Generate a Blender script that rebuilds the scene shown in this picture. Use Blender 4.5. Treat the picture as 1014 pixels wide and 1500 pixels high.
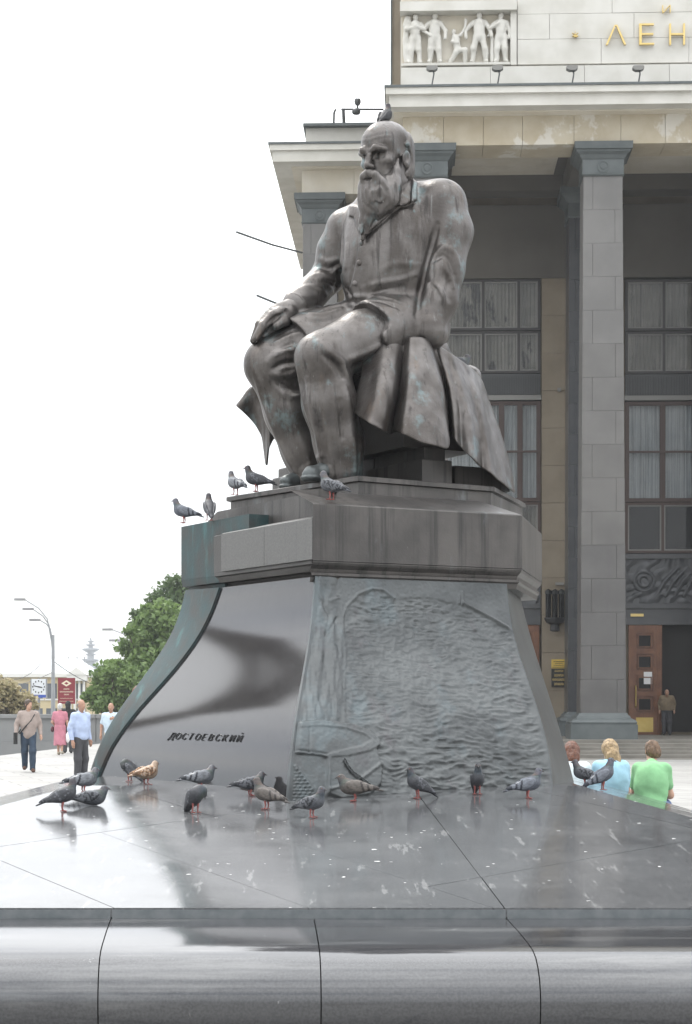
import bpy, bmesh, math, random
import numpy as np
from mathutils import Vector, Matrix
R = math.radians
random.seed(7)
for o in list(bpy.data.objects): bpy.data.objects.remove(o)
scn = bpy.context.scene
COL = scn.collection
# ------------------------------------------------------------------ camera (level, shifted up)
F, CX, HY, CZ = 2800.0, 493.0, 1025.0, 1.75
cam = bpy.data.cameras.new('camera'); cam_o = bpy.data.objects.new('camera', cam); COL.objects.link(cam_o)
cam_o.location = (0, 0, CZ); cam_o.rotation_euler = (R(90), 0, 0)
cam.sensor_fit = 'VERTICAL'; cam.sensor_height = 36; cam.sensor_width = 24
cam.lens = F/1500*36; cam.shift_x = (507-CX)/1500; cam.shift_y = (HY-750)/1500
cam.clip_start = 0.5; cam.clip_end = 6000
scn.camera = cam_o
scn.render.resolution_x = 692; scn.render.resolution_y = 1024
# ------------------------------------------------------------------ world: bright broken overcast
SUN_EL, SUN_AZ = 52, -35          # azimuth measured from +Y towards +X
w = bpy.data.worlds.new('World'); scn.world = w; w.use_nodes = True
nt = w.node_tree; nt.nodes.clear()
out = nt.nodes.new('ShaderNodeOutputWorld')
sky = nt.nodes.new('ShaderNodeTexSky'); sky.sky_type = 'NISHITA'; sky.sun_disc = False
sky.sun_elevation = R(SUN_EL); sky.sun_rotation = R(SUN_AZ); sky.dust_density = 2.0
b1 = nt.nodes.new('ShaderNodeBackground'); b1.inputs['Strength'].default_value = 0.10
nt.links.new(sky.outputs['Color'], b1.inputs['Color'])
tc = nt.nodes.new('ShaderNodeTexCoord')
mp = nt.nodes.new('ShaderNodeMapping'); mp.inputs['Scale'].default_value = (1.0, 1.0, 2.6)
nt.links.new(tc.outputs['Generated'], mp.inputs['Vector'])
nz = nt.nodes.new('ShaderNodeTexNoise'); nz.inputs['Scale'].default_value = 2.3; nz.inputs['Detail'].default_value = 6
nt.links.new(mp.outputs['Vector'], nz.inputs['Vector'])
rp = nt.nodes.new('ShaderNodeValToRGB'); rp.color_ramp.elements[0].position = .33; rp.color_ramp.elements[1].position = .56
rp.color_ramp.elements[0].color = (.42, .42, .42, 1); rp.color_ramp.elements[1].color = (1, 1, 1, 1)
nt.links.new(nz.outputs['Fac'], rp.inputs['Fac'])
b2 = nt.nodes.new('ShaderNodeBackground'); b2.inputs['Color'].default_value = (.97, .985, 1, 1); b2.inputs['Strength'].default_value = 1.0
# overcast sky: brighter towards the zenith (CIE overcast distribution)
sx = nt.nodes.new('ShaderNodeSeparateXYZ'); nt.links.new(tc.outputs['Generated'], sx.inputs[0])
zr = nt.nodes.new('ShaderNodeMapRange'); zr.inputs['From Min'].default_value = 0; zr.inputs['From Max'].default_value = 1
zr.inputs['To Min'].default_value = .80; zr.inputs['To Max'].default_value = 2.3; nt.links.new(sx.outputs['Z'], zr.inputs['Value'])
nt.links.new(zr.outputs[0], b2.inputs['Strength'])
mx = nt.nodes.new('ShaderNodeMixShader')
nt.links.new(rp.outputs['Color'], mx.inputs['Fac']); nt.links.new(b1.outputs[0], mx.inputs[1]); nt.links.new(b2.outputs[0], mx.inputs[2])
nt.links.new(mx.outputs[0], out.inputs['Surface'])
sun = bpy.data.lights.new('sun', 'SUN'); sun.energy = 1.1; sun.angle = R(14); sun.color = (1, .96, .9)
sun_o = bpy.data.objects.new('sun', sun); COL.objects.link(sun_o)
sd = Vector((math.sin(R(SUN_AZ))*math.cos(R(SUN_EL)), math.cos(R(SUN_AZ))*math.cos(R(SUN_EL)), math.sin(R(SUN_EL))))
sun_o.rotation_euler = sd.to_track_quat('Z', 'Y').to_euler()
vs = scn.view_settings; vs.view_transform = 'Standard'; vs.look = 'None'; vs.gamma = 1; vs.use_curve_mapping = False
vs.exposure = 0.85
# ------------------------------------------------------------------ helpers
def P(px, py, D):
    return np.array([(px-CX)/F*D, D, CZ+(HY-py)/F*D])
def tag(o, label=None, cat=None, group=None, kind=None):
    if label: o['label'] = label
    if cat: o['category'] = cat
    if group: o['group'] = group
    if kind: o['kind'] = kind
    return o
def empty(name, loc=(0, 0, 0), rz=0, **k):
    o = bpy.data.objects.new(name, None); COL.objects.link(o); o.location = loc; o.rotation_euler = (0, 0, rz)
    o.empty_display_size = .2
    return tag(o, **k)
def mesh_obj(name, v, f, m=None, parent=None, smooth=False, **k):
    me = bpy.data.meshes.new(name)
    v = np.asarray(v, dtype=np.float32)
    if isinstance(f, np.ndarray):
        n, c = f.shape
        me.vertices.add(len(v)); me.vertices.foreach_set('co', v.ravel())
        me.loops.add(n*c); me.loops.foreach_set('vertex_index', f.astype(np.int32).ravel())
        me.polygons.add(n); me.polygons.foreach_set('loop_start', np.arange(0, n*c, c, dtype=np.int32))
        me.update(calc_edges=True)
    else:
        me.from_pydata(v.tolist(), [], f)
    me.validate()
    if smooth: me.polygons.foreach_set('use_smooth', np.ones(len(me.polygons), dtype=bool))
    if m: me.materials.append(m)
    o = bpy.data.objects.new(name, me); COL.objects.link(o)
    if parent: o.parent = parent
    return tag(o, **k)
class MB:
    'collects simple solids for one mesh'
    def __init__(s): s.v = []; s.f = []
    def hexa(s, p):                       # 8 points: bottom 4 ccw, top 4 ccw
        n = len(s.v); s.v += [tuple(q) for q in p]
        s.f += [tuple(n+i for i in q) for q in ((3,2,1,0),(4,5,6,7),(0,1,5,4),(1,2,6,5),(2,3,7,6),(3,0,4,7))]; return s
    def box(s, x0, x1, y0, y1, z0, z1):
        return s.hexa([(x0,y0,z0),(x1,y0,z0),(x1,y1,z0),(x0,y1,z0),(x0,y0,z1),(x1,y0,z1),(x1,y1,z1),(x0,y1,z1)])
    def bbox(s, x0, x1, y0, y1, z0, z1, c=.01):
        'box whose vertical front edges are chamfered'
        return s.prism([(x0+c,y0),(x1-c,y0),(x1,y0+c),(x1,y1-c),(x1-c,y1),(x0+c,y1),(x0,y1-c),(x0,y0+c)], z0, z1)
    def prism(s, poly, z0, z1):
        n = len(s.v); k = len(poly)
        s.v += [(p[0],p[1],z0) for p in poly]+[(p[0],p[1],z1) for p in poly]
        s.f.append(tuple(range(n+k-1, n-1, -1))); s.f.append(tuple(range(n+k, n+2*k)))
        s.f += [(n+i, n+(i+1)%k, n+k+(i+1)%k, n+k+i) for i in range(k)]; return s
    def loft(s, rings, cap=True):
        n = len(s.v); k = len(rings[0])
        for r in rings: s.v += [tuple(q) for q in r]
        for j in range(len(rings)-1):
            for i in range(k):
                a = n+j*k+i; b = n+j*k+(i+1)%k
                s.f.append((a, b, b+k, a+k))
        if cap:
            s.f.append(tuple(range(n+k-1, n-1, -1))); s.f.append(tuple(range(n+(len(rings)-1)*k, n+len(rings)*k)))
        return s
    def tube(s, pts, r, seg=8):
        pts = [Vector(p) for p in pts]; rings = []
        rs = r if isinstance(r, (list, tuple)) else [r]*len(pts)
        for i, p in enumerate(pts):
            d = (pts[min(i+1, len(pts)-1)]-pts[max(i-1, 0)]).normalized()
            a = d.orthogonal().normalized() if i == 0 else (rings_a-d*rings_a.dot(d)).normalized()
            rings_a = a; b = d.cross(a)
            rings.append([p+(a*math.cos(t)+b*math.sin(t))*rs[i] for t in [2*math.pi*q/seg for q in range(seg)]])
        return s.loft(rings)
    def build(s, name, m=None, parent=None, smooth=False, **k):
        return mesh_obj(name, s.v, s.f, m, parent, smooth, **k)
def dup(o, parent=None):
    c = o.copy(); COL.objects.link(c); c.parent = parent if parent else o.parent
    return c
# ---- noise + signed distance sculpting
def vnoise(x, y, z, seed=0):
    x = np.asarray(x, np.float32); y = np.asarray(y, np.float32); z = np.asarray(z, np.float32)
    rng = np.random.RandomState(seed); T = rng.rand(32, 32, 32).astype(np.float32)
    xi = np.floor(x).astype(np.int32); yi = np.floor(y).astype(np.int32); zi = np.floor(z).astype(np.int32)
    fx = x-xi; fy = y-yi; fz = z-zi
    fx = fx*fx*(3-2*fx); fy = fy*fy*(3-2*fy); fz = fz*fz*(3-2*fz)
    g = lambda a, b, c: T[(xi+a) & 31, (yi+b) & 31, (zi+c) & 31]
    l = lambda p, q, t: p+(q-p)*t
    return l(l(l(g(0,0,0),g(1,0,0),fx), l(g(0,1,0),g(1,1,0),fx), fy), l(l(g(0,0,1),g(1,0,1),fx), l(g(0,1,1),g(1,1,1),fx), fy), fz)*2-1
def dcone(X, Y, Z, a, b, ra, rb):
    a = np.asarray(a, float); b = np.asarray(b, float); ab = b-a; L = max(float(ab@ab), 1e-9)
    px, py, pz = X-a[0], Y-a[1], Z-a[2]
    t = np.clip((px*ab[0]+py*ab[1]+pz*ab[2])/L, 0, 1)
    return np.sqrt((px-t*ab[0])**2+(py-t*ab[1])**2+(pz-t*ab[2])**2)-(ra+(rb-ra)*t)
class SDF:
    def __init__(s, lo, hi, h):
        s.h = h; s.lo = np.array(lo, float); n = np.ceil((np.array(hi)-s.lo)/h).astype(int)+1
        s.ax = [(s.lo[i]+h*np.arange(n[i])).astype(np.float32) for i in range(3)]
        s.d = np.full(n, 9.0, np.float32)
    def sl(s, lo, hi):
        q = []
        for i in range(3):
            a = int(np.clip((lo[i]-s.lo[i])/s.h, 0, len(s.ax[i]))); b = int(np.clip((hi[i]-s.lo[i])/s.h+2, 0, len(s.ax[i])))
            q.append(slice(a, max(a, b)))
        return tuple(q)
    def g(s, q): return s.ax[0][q[0]][:, None, None], s.ax[1][q[1]][None, :, None], s.ax[2][q[2]][None, None, :]
    def mix(s, q, n, k, op='u'):
        d = s.d[q]
        if op == 'u':
            if k > 0:
                hh = np.clip(.5+.5*(d-n)/k, 0, 1); s.d[q] = d+(n-d)*hh-k*hh*(1-hh)
            else: s.d[q] = np.minimum(d, n)
        else:
            n = -n
            if k > 0:
                hh = np.clip(.5-.5*(d-n)/k, 0, 1); s.d[q] = d+(n-d)*hh+k*hh*(1-hh)
            else: s.d[q] = np.maximum(d, n)
        return s
    def cone(s, a, b, ra, rb=None, k=.05, op='u'):
        rb = ra if rb is None else rb; m = max(ra, rb)+k+3*s.h
        a = np.asarray(a, float); b = np.asarray(b, float)
        q = s.sl(np.minimum(a, b)-m, np.maximum(a, b)+m); X, Y, Z = s.g(q)
        return s.mix(q, dcone(X, Y, Z, a, b, ra, rb), k, op)
    def chain(s, pts, rs, k=.05, op='u'):
        for i in range(len(pts)-1): s.cone(pts[i], pts[i+1], rs[i], rs[i+1], k, op)
        return s
    def ell(s, c, r, rot=None, k=.05, op='u'):
        c = np.asarray(c, float); r = np.asarray(r, float); m = r.max()+k+3*s.h
        q = s.sl(c-m, c+m); X, Y, Z = s.g(q); X = X-c[0]; Y = Y-c[1]; Z = Z-c[2]
        if rot is not None:
            M = np.array(rot)                     # rows = local axes
            X, Y, Z = (M[0,0]*X+M[0,1]*Y+M[0,2]*Z, M[1,0]*X+M[1,1]*Y+M[1,2]*Z, M[2,0]*X+M[2,1]*Y+M[2,2]*Z)
        k0 = np.sqrt((X/r[0])**2+(Y/r[1])**2+(Z/r[2])**2); k1 = np.sqrt((X/r[0]**2)**2+(Y/r[1]**2)**2+(Z/r[2]**2)**2)
        return s.mix(q, (k0*(k0-1)/np.maximum(k1, 1e-6)).astype(np.float32), k, op)
    def sample(s, p):
        p = np.asarray(p); f = (p-s.lo)/s.h; n = np.array(s.d.shape)
        f = np.clip(f, 0, n-1.001); i = f.astype(int); t = f-i
        r = 0
        for a in (0, 1):
            for b in (0, 1):
                for c in (0, 1):
                    wgt = (t[..., 0] if a else 1-t[..., 0])*(t[..., 1] if b else 1-t[..., 1])*(t[..., 2] if c else 1-t[..., 2])
                    r = r+wgt*s.d[i[..., 0]+a, i[..., 1]+b, i[..., 2]+c]
        return r
    def hit(s, px, py, shift=0):
        D = np.arange(s.ax[1][0], s.ax[1][-1], s.h*.5)
        p = np.stack([(px-CX)/F*D, D, CZ+(HY-py)/F*D], -1); v = s.sample(p); w = np.where(v < 0)[0]
        return p[w[0]]+np.array([0, shift, 0]) if len(w) else None
    def stroke(s, pix, amp, wd, sub=5, taper=True):
        'a fold (amp > 0) or crease (amp < 0) drawn along photo pixels on the surface already there'
        pts = []
        for i in range(len(pix)-1):
            for j in range(sub):
                t = j/sub; pts.append((pix[i][0]+(pix[i+1][0]-pix[i][0])*t, pix[i][1]+(pix[i+1][1]-pix[i][1])*t))
        pts.append(pix[-1])
        # smooth the polyline
        a = np.array(pts, float)
        for _ in range(4): a[1:-1] = (a[:-2]+2*a[1:-1]+a[2:])/4
        h = [s.hit(*p) for p in a]; n = len(h)
        ok = [(i, q) for i, q in enumerate(h) if q is not None]
        if len(ok) < 2: return s
        pp = np.array([q for _, q in ok]); m = 3*wd+2*s.h
        q = s.sl(pp.min(0)-m, pp.max(0)+m); X, Y, Z = s.g(q)
        best = np.full(s.d[q].shape, 9, np.float32); am = np.zeros_like(best)
        for (i, a), (j, b) in zip(ok[:-1], ok[1:]):
            if np.linalg.norm(b-a) > .35: continue
            dd = dcone(X, Y, Z, a, b, 0, 0); u = dd < best
            tt = (i+.5)/n; wgt = min(1, 4*tt*(1-tt)*1.4+.05) if taper else 1
            best = np.where(u, dd, best); am = np.where(u, wgt, am)
        s.d[q] -= (amp*am*np.exp(-(best/wd)**2)).astype(np.float32)
        return s
    def mesh(s):
        d = s.d; h = s.h; n = d.shape; ins = d < 0
        c = [ins[i:n[0]-1+i, j:n[1]-1+j, k:n[2]-1+k] for i in (0,1) for j in (0,1) for k in (0,1)]
        cnt = sum(x.astype(np.int8) for x in c); act = (cnt > 0) & (cnt < 8)
        idx = np.full(act.shape, -1, np.int32); I = np.argwhere(act); idx[act] = np.arange(len(I))
        V = np.zeros((len(I), 3)); N = np.zeros(len(I))
        co = [(i, j, k) for i in (0,1) for j in (0,1) for k in (0,1)]
        val = [d[I[:,0]+i, I[:,1]+j, I[:,2]+k] for i, j, k in co]
        for p in range(8):
            for q in range(p+1, 8):
                dd = np.array(co[q])-np.array(co[p])
                if np.abs(dd).sum() != 1: continue
                cr = (val[p] < 0) != (val[q] < 0)
                t = np.where(cr, val[p]/np.where(cr, val[p]-val[q], 1), 0)
                V += np.where(cr[:, None], np.array(co[p])+t[:, None]*dd, 0); N += cr
        V = (V/N[:, None]+I)*h+s.lo
        quads = []
        for ax in range(3):
            o1, o2 = (ax+1) % 3, (ax+2) % 3
            A = [slice(None)]*3; B = [slice(None)]*3; A[ax] = slice(0, -1); B[ax] = slice(1, None)
            e = ins[tuple(A)] != ins[tuple(B)]; E = np.argwhere(e)
            E = E[(E[:, o1] > 0) & (E[:, o2] > 0) & (E[:, o1] < n[o1]-1) & (E[:, o2] < n[o2]-1)]
            s1 = np.zeros(3, int); s1[o1] = 1; s2 = np.zeros(3, int); s2[o2] = 1
            f = np.stack([idx[tuple((E-s1-s2).T)], idx[tuple((E-s2).T)], idx[tuple(E.T)], idx[tuple((E-s1).T)]], -1)
            fl = ~ins[tuple(E.T)]
            f[fl] = f[fl][:, ::-1]; quads.append(f)
        Q = np.concatenate(quads); Q = Q[(Q >= 0).all(1)]
        return V, Q
    def build(s, name, m=None, parent=None, M=None, **k):
        V, Q = s.mesh()
        if M is not None:
            M = np.array(M); V = V@M[:3, :3].T+M[:3, 3]
        return mesh_obj(name, V, Q, m, parent, True, **k)
# ---- materials
def nodes(name):
    m = bpy.data.materials.new(name); m.use_nodes = True; t = m.node_tree
    return m, t, t.nodes['Principled BSDF']
def noise_of(t, co, scale, detail=4, stretch=(1, 1, 1), rough=.55):
    mp = t.nodes.new('ShaderNodeMapping'); mp.inputs['Scale'].default_value = [scale*q for q in stretch]
    t.links.new(co, mp.inputs['Vector'])
    n = t.nodes.new('ShaderNodeTexNoise'); n.inputs['Scale'].default_value = 1; n.inputs['Detail'].default_value = detail; n.inputs['Roughness'].default_value = rough
    t.links.new(mp.outputs[0], n.inputs['Vector']); return n.outputs['Fac']
def ramp(t, fac, p0, p1):
    r = t.nodes.new('ShaderNodeMapRange'); r.inputs['From Min'].default_value = p0; r.inputs['From Max'].default_value = p1
    r.interpolation_type = 'SMOOTHSTEP'; t.links.new(fac, r.inputs['Value']); return r.outputs[0]
def mixc(t, fac, a, b):
    n = t.nodes.new('ShaderNodeMix'); n.data_type = 'RGBA'
    if isinstance(fac, (int, float)): n.inputs[0].default_value = fac
    else: t.links.new(fac, n.inputs[0])
    for s, q in ((n.inputs[6], a), (n.inputs[7], b)):
        if isinstance(q, tuple): s.default_value = (*q, 1)
        else: t.links.new(q, s)
    return n.outputs[2]
def math_(t, op, a, b=0):
    n = t.nodes.new('ShaderNodeMath'); n.operation = op
    for s, q in ((n.inputs[0], a), (n.inputs[1], b)):
        if isinstance(q, (int, float)): s.default_value = q
        else: t.links.new(q, s)
    return n.outputs[0]
def pbr(name, c1, c2=None, scale=3, rough=.6, metal=0, bump=0, bscale=40, layers=(), spots=None, rvar=0, spec=.5, coord='Object', ior=1.5):
    '''layers: (colour, scale, stretch, lo, hi, amount); spots: (colour, scale, size)'''
    m, t, b = nodes(name); co = t.nodes.new('ShaderNodeTexCoord').outputs[coord]
    if coord == 'Object':
        g = t.nodes.new('ShaderNodeNewGeometry'); co = g.outputs['Position']
    c = mixc(t, ramp(t, noise_of(t, co, scale), .3, .7), c1, c2) if c2 else None
    if c is None:
        rgb = t.nodes.new('ShaderNodeRGB'); rgb.outputs[0].default_value = (*c1, 1); c = rgb.outputs[0]
    for (lc, ls, st, lo, hi, am) in layers:
        f = math_(t, 'MULTIPLY', ramp(t, noise_of(t, co, ls, 5, st, .65), lo, hi), am); c = mixc(t, f, c, lc)
    r = rough
    if spots:
        sc, ss, sz = spots
        mp = t.nodes.new('ShaderNodeMapping'); mp.inputs['Scale'].default_value = (ss, ss, ss*.35); t.links.new(co, mp.inputs['Vector'])
        wv = t.nodes.new('ShaderNodeTexNoise'); wv.inputs['Scale'].default_value = 2.5; t.links.new(mp.outputs[0], wv.inputs['Vector'])
        ad = t.nodes.new('ShaderNodeVectorMath'); ad.operation = 'MULTIPLY_ADD'; ad.inputs[1].default_value = (.5, .5, .5)
        t.links.new(wv.outputs['Color'], ad.inputs[0]); t.links.new(mp.outputs[0], ad.inputs[2])
        v = t.nodes.new('ShaderNodeTexVoronoi'); v.inputs['Scale'].default_value = 1; t.links.new(ad.outputs[0], v.inputs['Vector'])
        sel = ramp(t, v.outputs['Color'], .55, .75)
        sp_ = t.nodes.new('ShaderNodeSeparateColor'); t.links.new(v.outputs['Color'], sp_.inputs[0]); rel = math_(t, 'DIVIDE', v.outputs['Distance'], math_(t, 'ADD', math_(t, 'MULTIPLY', math_(t, 'POWER', sp_.outputs[1], 3), sz), sz*.22))
        f = math_(t, 'MULTIPLY', math_(t, 'MULTIPLY', math_(t, 'SUBTRACT', 1, ramp(t, rel, .6, 1)), sel), ramp(t, noise_of(t, co, .9, 3), .42, .58))
        c = mixc(t, f, c, sc); base_r = rough
        if rvar:
            q_ = t.nodes.new('ShaderNodeMapRange'); t.links.new(noise_of(t, co, 1.7, 6), q_.inputs['Value']); q_.inputs['From Min'].default_value = .3; q_.inputs['From Max'].default_value = .7
            q_.inputs['To Min'].default_value = max(.02, rough-rvar); q_.inputs['To Max'].default_value = rough+rvar; base_r = q_.outputs[0]
        r = math_(t, 'MAXIMUM', math_(t, 'MULTIPLY', f, .8), base_r)
    t.links.new(c, b.inputs['Base Color'])
    if rvar and isinstance(r, (int, float)):
        rr = t.nodes.new('ShaderNodeMapRange'); t.links.new(noise_of(t, co, scale*2.3, 5), rr.inputs['Value'])
        rr.inputs['From Min'].default_value = .3; rr.inputs['From Max'].default_value = .7
        rr.inputs['To Min'].default_value = max(.02, r-rvar); rr.inputs['To Max'].default_value = min(1, r+rvar); r = rr.outputs[0]
    if isinstance(r, (int, float)): b.inputs['Roughness'].default_value = r
    else: t.links.new(r, b.inputs['Roughness'])
    b.inputs['Metallic'].default_value = metal; b.inputs['IOR'].default_value = ior; b.inputs['Specular IOR Level'].default_value = spec
    if bump:
        bn = t.nodes.new('ShaderNodeBump'); bn.inputs['Strength'].default_value = bump; bn.inputs['Distance'].default_value = .02
        t.links.new(noise_of(t, co, bscale, 6), bn.inputs['Height']); t.links.new(bn.outputs[0], b.inputs['Normal'])
    return m
def flat(name, c, rough=.6, metal=0): return pbr(name, c, None, 1, rough, metal)
GUANO = (.62, .62, .6)
M = {}
M['bronze'] = pbr('bronze', (.082, .073, .067), (.152, .141, .134), 3.2, .38, .74, .2, 38,
    layers=[((.05, .042, .036), 1.9, (1.6, 1.6, .5), .5, .68, .75), ((.15, .20, .205), 3.4, (1, 1, .8), .56, .68, .65), ((.035, .031, .029), 4.5, (3, 3, .30), .54, .70, .75), ((.27, .275, .27), 7, (3, 3, .22), .62, .76, .45), ((.14, .105, .08), 1.7, (2.5, 2.5, .5), .58, .72, .45), ((.13, .19, .195), 11, (1, 1, .6), .62, .74, .55)],
    spots=(GUANO, 6, .05), rvar=.08)
M['bronze_teal'] = pbr('bronze_shoe', (.072, .082, .083), (.10, .108, .107), 4, .42, .65, .1, 40, layers=[((.05, .045, .04), 6, (1, 1, 1), .5, .7, .6)])
M['bronze_block'] = pbr('bronze_block', (.058, .054, .051), (.098, .09, .084), 1.8, .42, .4, .1, 40,
    layers=[((.028, .027, .026), 3.4, (3, 3, .12), .48, .68, .8), ((.17, .185, .19), 2.0, (1.5, 1.5, .7), .58, .75, .6)], spots=(GUANO, 4.5, .06))
M['bronze_dark'] = pbr('bronze_dark', (.06, .057, .054), (.085, .08, .076), 2, .45, .4, .1, 40)
M['relief'] = pbr('relief_bronze', (.060, .064, .065), (.10, .106, .106), 1.6, .36, .6, .12, 60,
    layers=[((.105, .13, .138), 1.9, (1.2, 1.2, .8), .5, .7, .6), ((.075, .068, .072), 2.6, (2, 2, .4), .55, .75, .6)], spots=(GUANO, 5.5, .045))
M['teal'] = pbr('teal_bronze', (.028, .062, .066), (.05, .044, .04), 2.4, .55, .25, .12, 40,
    layers=[((.06, .17, .17), 3.2, (2, 2, .4), .55, .75, .75), ((.12, .10, .08), 3, (2.5, 2.5, .4), .6, .8, .6)])
M['granite_name'] = pbr('granite_name', (.022, .022, .023), (.032, .031, .032), 55, .07, 0, .006, 90,
    layers=[((.012, .012, .013), 2.4, (7, 7, .4), .5, .7, .7), ((.05, .05, .05), 4, (9, 9, .3), .58, .7, .6)], rvar=.045, ior=1.6)
M['granite_band'] = pbr('granite_band', (.078, .077, .073), (.112, .11, .104), 60, .45, 0, .03, 90,
    layers=[((.045, .045, .044), 5, (4, 4, .12), .55, .75, .7)], spots=(GUANO, 4, .05))
def inpoly_(px, py, poly):
    c = np.zeros(px.shape, bool); n = len(poly)
    for i in range(n):
        (x1, y1), (x2, y2) = poly[i], poly[(i+1) % n]
        c ^= ((y1 > py) != (y2 > py)) & (px < (x2-x1)*(py-y1)/((y2-y1) if y2 != y1 else 1e-9)+x1)
    return c
def segd_(px, py, poly, closed=True):
    d = np.full(px.shape, 1e9); n = len(poly)
    for i in range(n if closed else n-1):
        (x1, y1), (x2, y2) = poly[i], poly[(i+1) % n]; dx, dy = x2-x1, y2-y1
        t = np.clip(((px-x1)*dx+(py-y1)*dy)/(dx*dx+dy*dy+1e-9), 0, 1)
        d = np.minimum(d, np.hypot(px-x1-t*dx, py-y1-t*dy))
    return d
# ------------------------------------------------------------------ granite stylobate (low domed platform with a rounded rim)
M['slab'] = pbr('slab_granite', (.07, .072, .075), (.115, .117, .12), 60, .10, 0, .012, 60,
    layers=[((.15, .152, .154), .9, (1, 1, 1), .45, .72, .7), ((.028, .029, .031), .7, (1.4, .5, 1), .55, .72, .7), ((.36, .36, .355), 1.0, (12, 1.2, 1), .62, .66, .45), ((.3, .3, .3), 2.3, (9, 1.0, 1), .67, .70, .35), ((.16, .16, .16), 6, (1, .6, 1), .58, .7, .5)], spots=(GUANO, 9, .14), rvar=.055, ior=1.5)
M['rim'] = pbr('rim_granite', (.03, .031, .034), (.052, .053, .057), 70, .10, 0, .01, 60,
    layers=[((.13, .13, .13), 1.3, (.4, 3, 3), .52, .7, .6), ((.02, .02, .02), 2.2, (.5, 4, 4), .56, .7, .6), ((.25, .25, .25), 4, (1.5, 1, 1), .68, .72, .6)], rvar=.03, ior=1.75)
M['lip'] = pbr('lip_granite', (.10, .115, .12), (.15, .16, .165), 12, .35)
XL, XR, DF, DB = -3.93, 3.65, 10.5, 25.0
def slab_z(x, d):
    return min(.606+.058*(d-DF), .615+.23*(x-XL), .615+.25*(XR-x), .615+.12*(DB-d), .985)
sty = empty('granite_platform', (0, 17.5, 0), label='low polished dark granite platform with rounded rim under the monument', cat='platform')
def under(o, e):
    o.parent = e; o.matrix_parent_inverse = Matrix.Translation(e.location).inverted(); return o
# tiles: split the plan by joint lines (given as photo points on the slab)
def onslab(px, py):
    z = .8; D = 15
    for _ in range(60):
        D = (CZ-z)*F/(py-HY); z = .5*z+.5*slab_z((px-CX)/F*D, D)
    return np.array([(px-CX)/F*D, D])
def clip(poly, p, q, keep):
    n = np.array([-(q-p)[1], (q-p)[0]])*keep; o = []
    for i in range(len(poly)):
        a, b = poly[i], poly[(i+1) % len(poly)]; da, db = (a-p)@n, (b-p)@n
        if da >= 0: o.append(a)
        if da*db < 0: o.append(a+(b-a)*da/(da-db))
    return o
def split(polys, p, q, sel=lambda c: True):
    r = []
    for po in polys:
        if not sel(sum(po)/len(po)): r.append(po); continue
        for k in (1, -1):
            c = clip(po, p, q, k)
            if len(c) > 2: r.append(c)
    return r
A = lambda *t: np.array(t, float)
ring = [A(XL, DF), A(XR, DF), A(XR, 20.6), A(3.3, DB), A(-3.3, DB), A(XL, 22.3)]
j1, j2, j3 = onslab(0, 1240), onslab(311, 1196), onslab(434, 1236)
polys = [ring]
polys = split(polys, j1, j2)
polys = split(polys, j2, j3, lambda c: c[0] > -1.2)
e1, e2 = onslab(111, 1206), onslab(444, 1327)
polys = split(polys, e1, e2, lambda c: c[1] < 15.2 and c[0] < .6)
e3, e4 = onslab(0, 1260), onslab(165, 1329)
polys = split(polys, e3, e4, lambda c: c[1] < 13.5 and c[0] < -.6)
e5, e6 = onslab(751, 1277), onslab(934, 1245)
polys = split(polys, e5, e6, lambda c: c[0] > .2)
polys = split(polys, onslab(840, 1171), onslab(944, 1196), lambda c: c[0] > .8)
polys = split(polys, onslab(740, 1332), onslab(640, 1200), lambda c: c[1] < 14.5 and c[0] > -.2)
polys = split(polys, onslab(520, 1188), onslab(800, 1180), lambda c: c[0] > -.4 and c[1] > 13)
# every tile follows the four slopes of the dome: cut along the hips too
def planes(x, d): return [.606+.058*(d-DF), .615+.23*(x-XL), .615+.25*(XR-x), .615+.12*(DB-d), .985]
cf = [(.0, .058, .606-.058*DF), (.23, 0, .615-.23*XL), (-.25, 0, .615+.25*XR), (0, -.12, .615+.12*DB), (0, 0, .985)]
for po in polys:
    c = sum(po)/len(po); po = [p+(c-p)/max(np.linalg.norm(c-p), .01)*.006 for p in po]
    mb = MB()
    for i, (ax_, ay_, a0) in enumerate(cf):
        piece = po
        for j, (bx_, by_, b0) in enumerate(cf):
            if i == j or len(piece) < 3: continue
            # keep where plane i <= plane j
            gx, gy, g0 = bx_-ax_, by_-ay_, b0-a0
            o2 = []
            for k in range(len(piece)):
                a, b = piece[k], piece[(k+1) % len(piece)]; va, vb = gx*a[0]+gy*a[1]+g0, gx*b[0]+gy*b[1]+g0
                if va >= 0: o2.append(a)
                if va*vb < 0: o2.append(a+(b-a)*va/(va-vb))
            piece = o2
        if len(piece) > 2:
            n = len(mb.v); k = len(piece); zt = [ax_*p[0]+ay_*p[1]+a0 for p in piece]
            mb.v += [(p[0], p[1], z) for p, z in zip(piece, zt)]+[(p[0], p[1], z-.05) for p, z in zip(piece, zt)]
            mb.f.append(tuple(range(n, n+k))); mb.f += [(n+(q+1) % k, n+q, n+k+q, n+k+(q+1) % k) for q in range(k)]
    if mb.v: under(mb.build('paving_slab', M['slab']), sty)
mb = MB()
core = [(p[0]*.995, DF+.03 if p[1] == DF else p[1]-.02) for p in ring]
mb.prism(core, .0, .56); cz = [(p[0]*.75, 13+(p[1]-13)*.8 if p[1] > 13 else 13) for p in ring]
mb.loft([[(*p, .56) for p in core], [(*p, .70) for p in cz]])
under(mb.build('core', M['lip']), sty)
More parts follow.
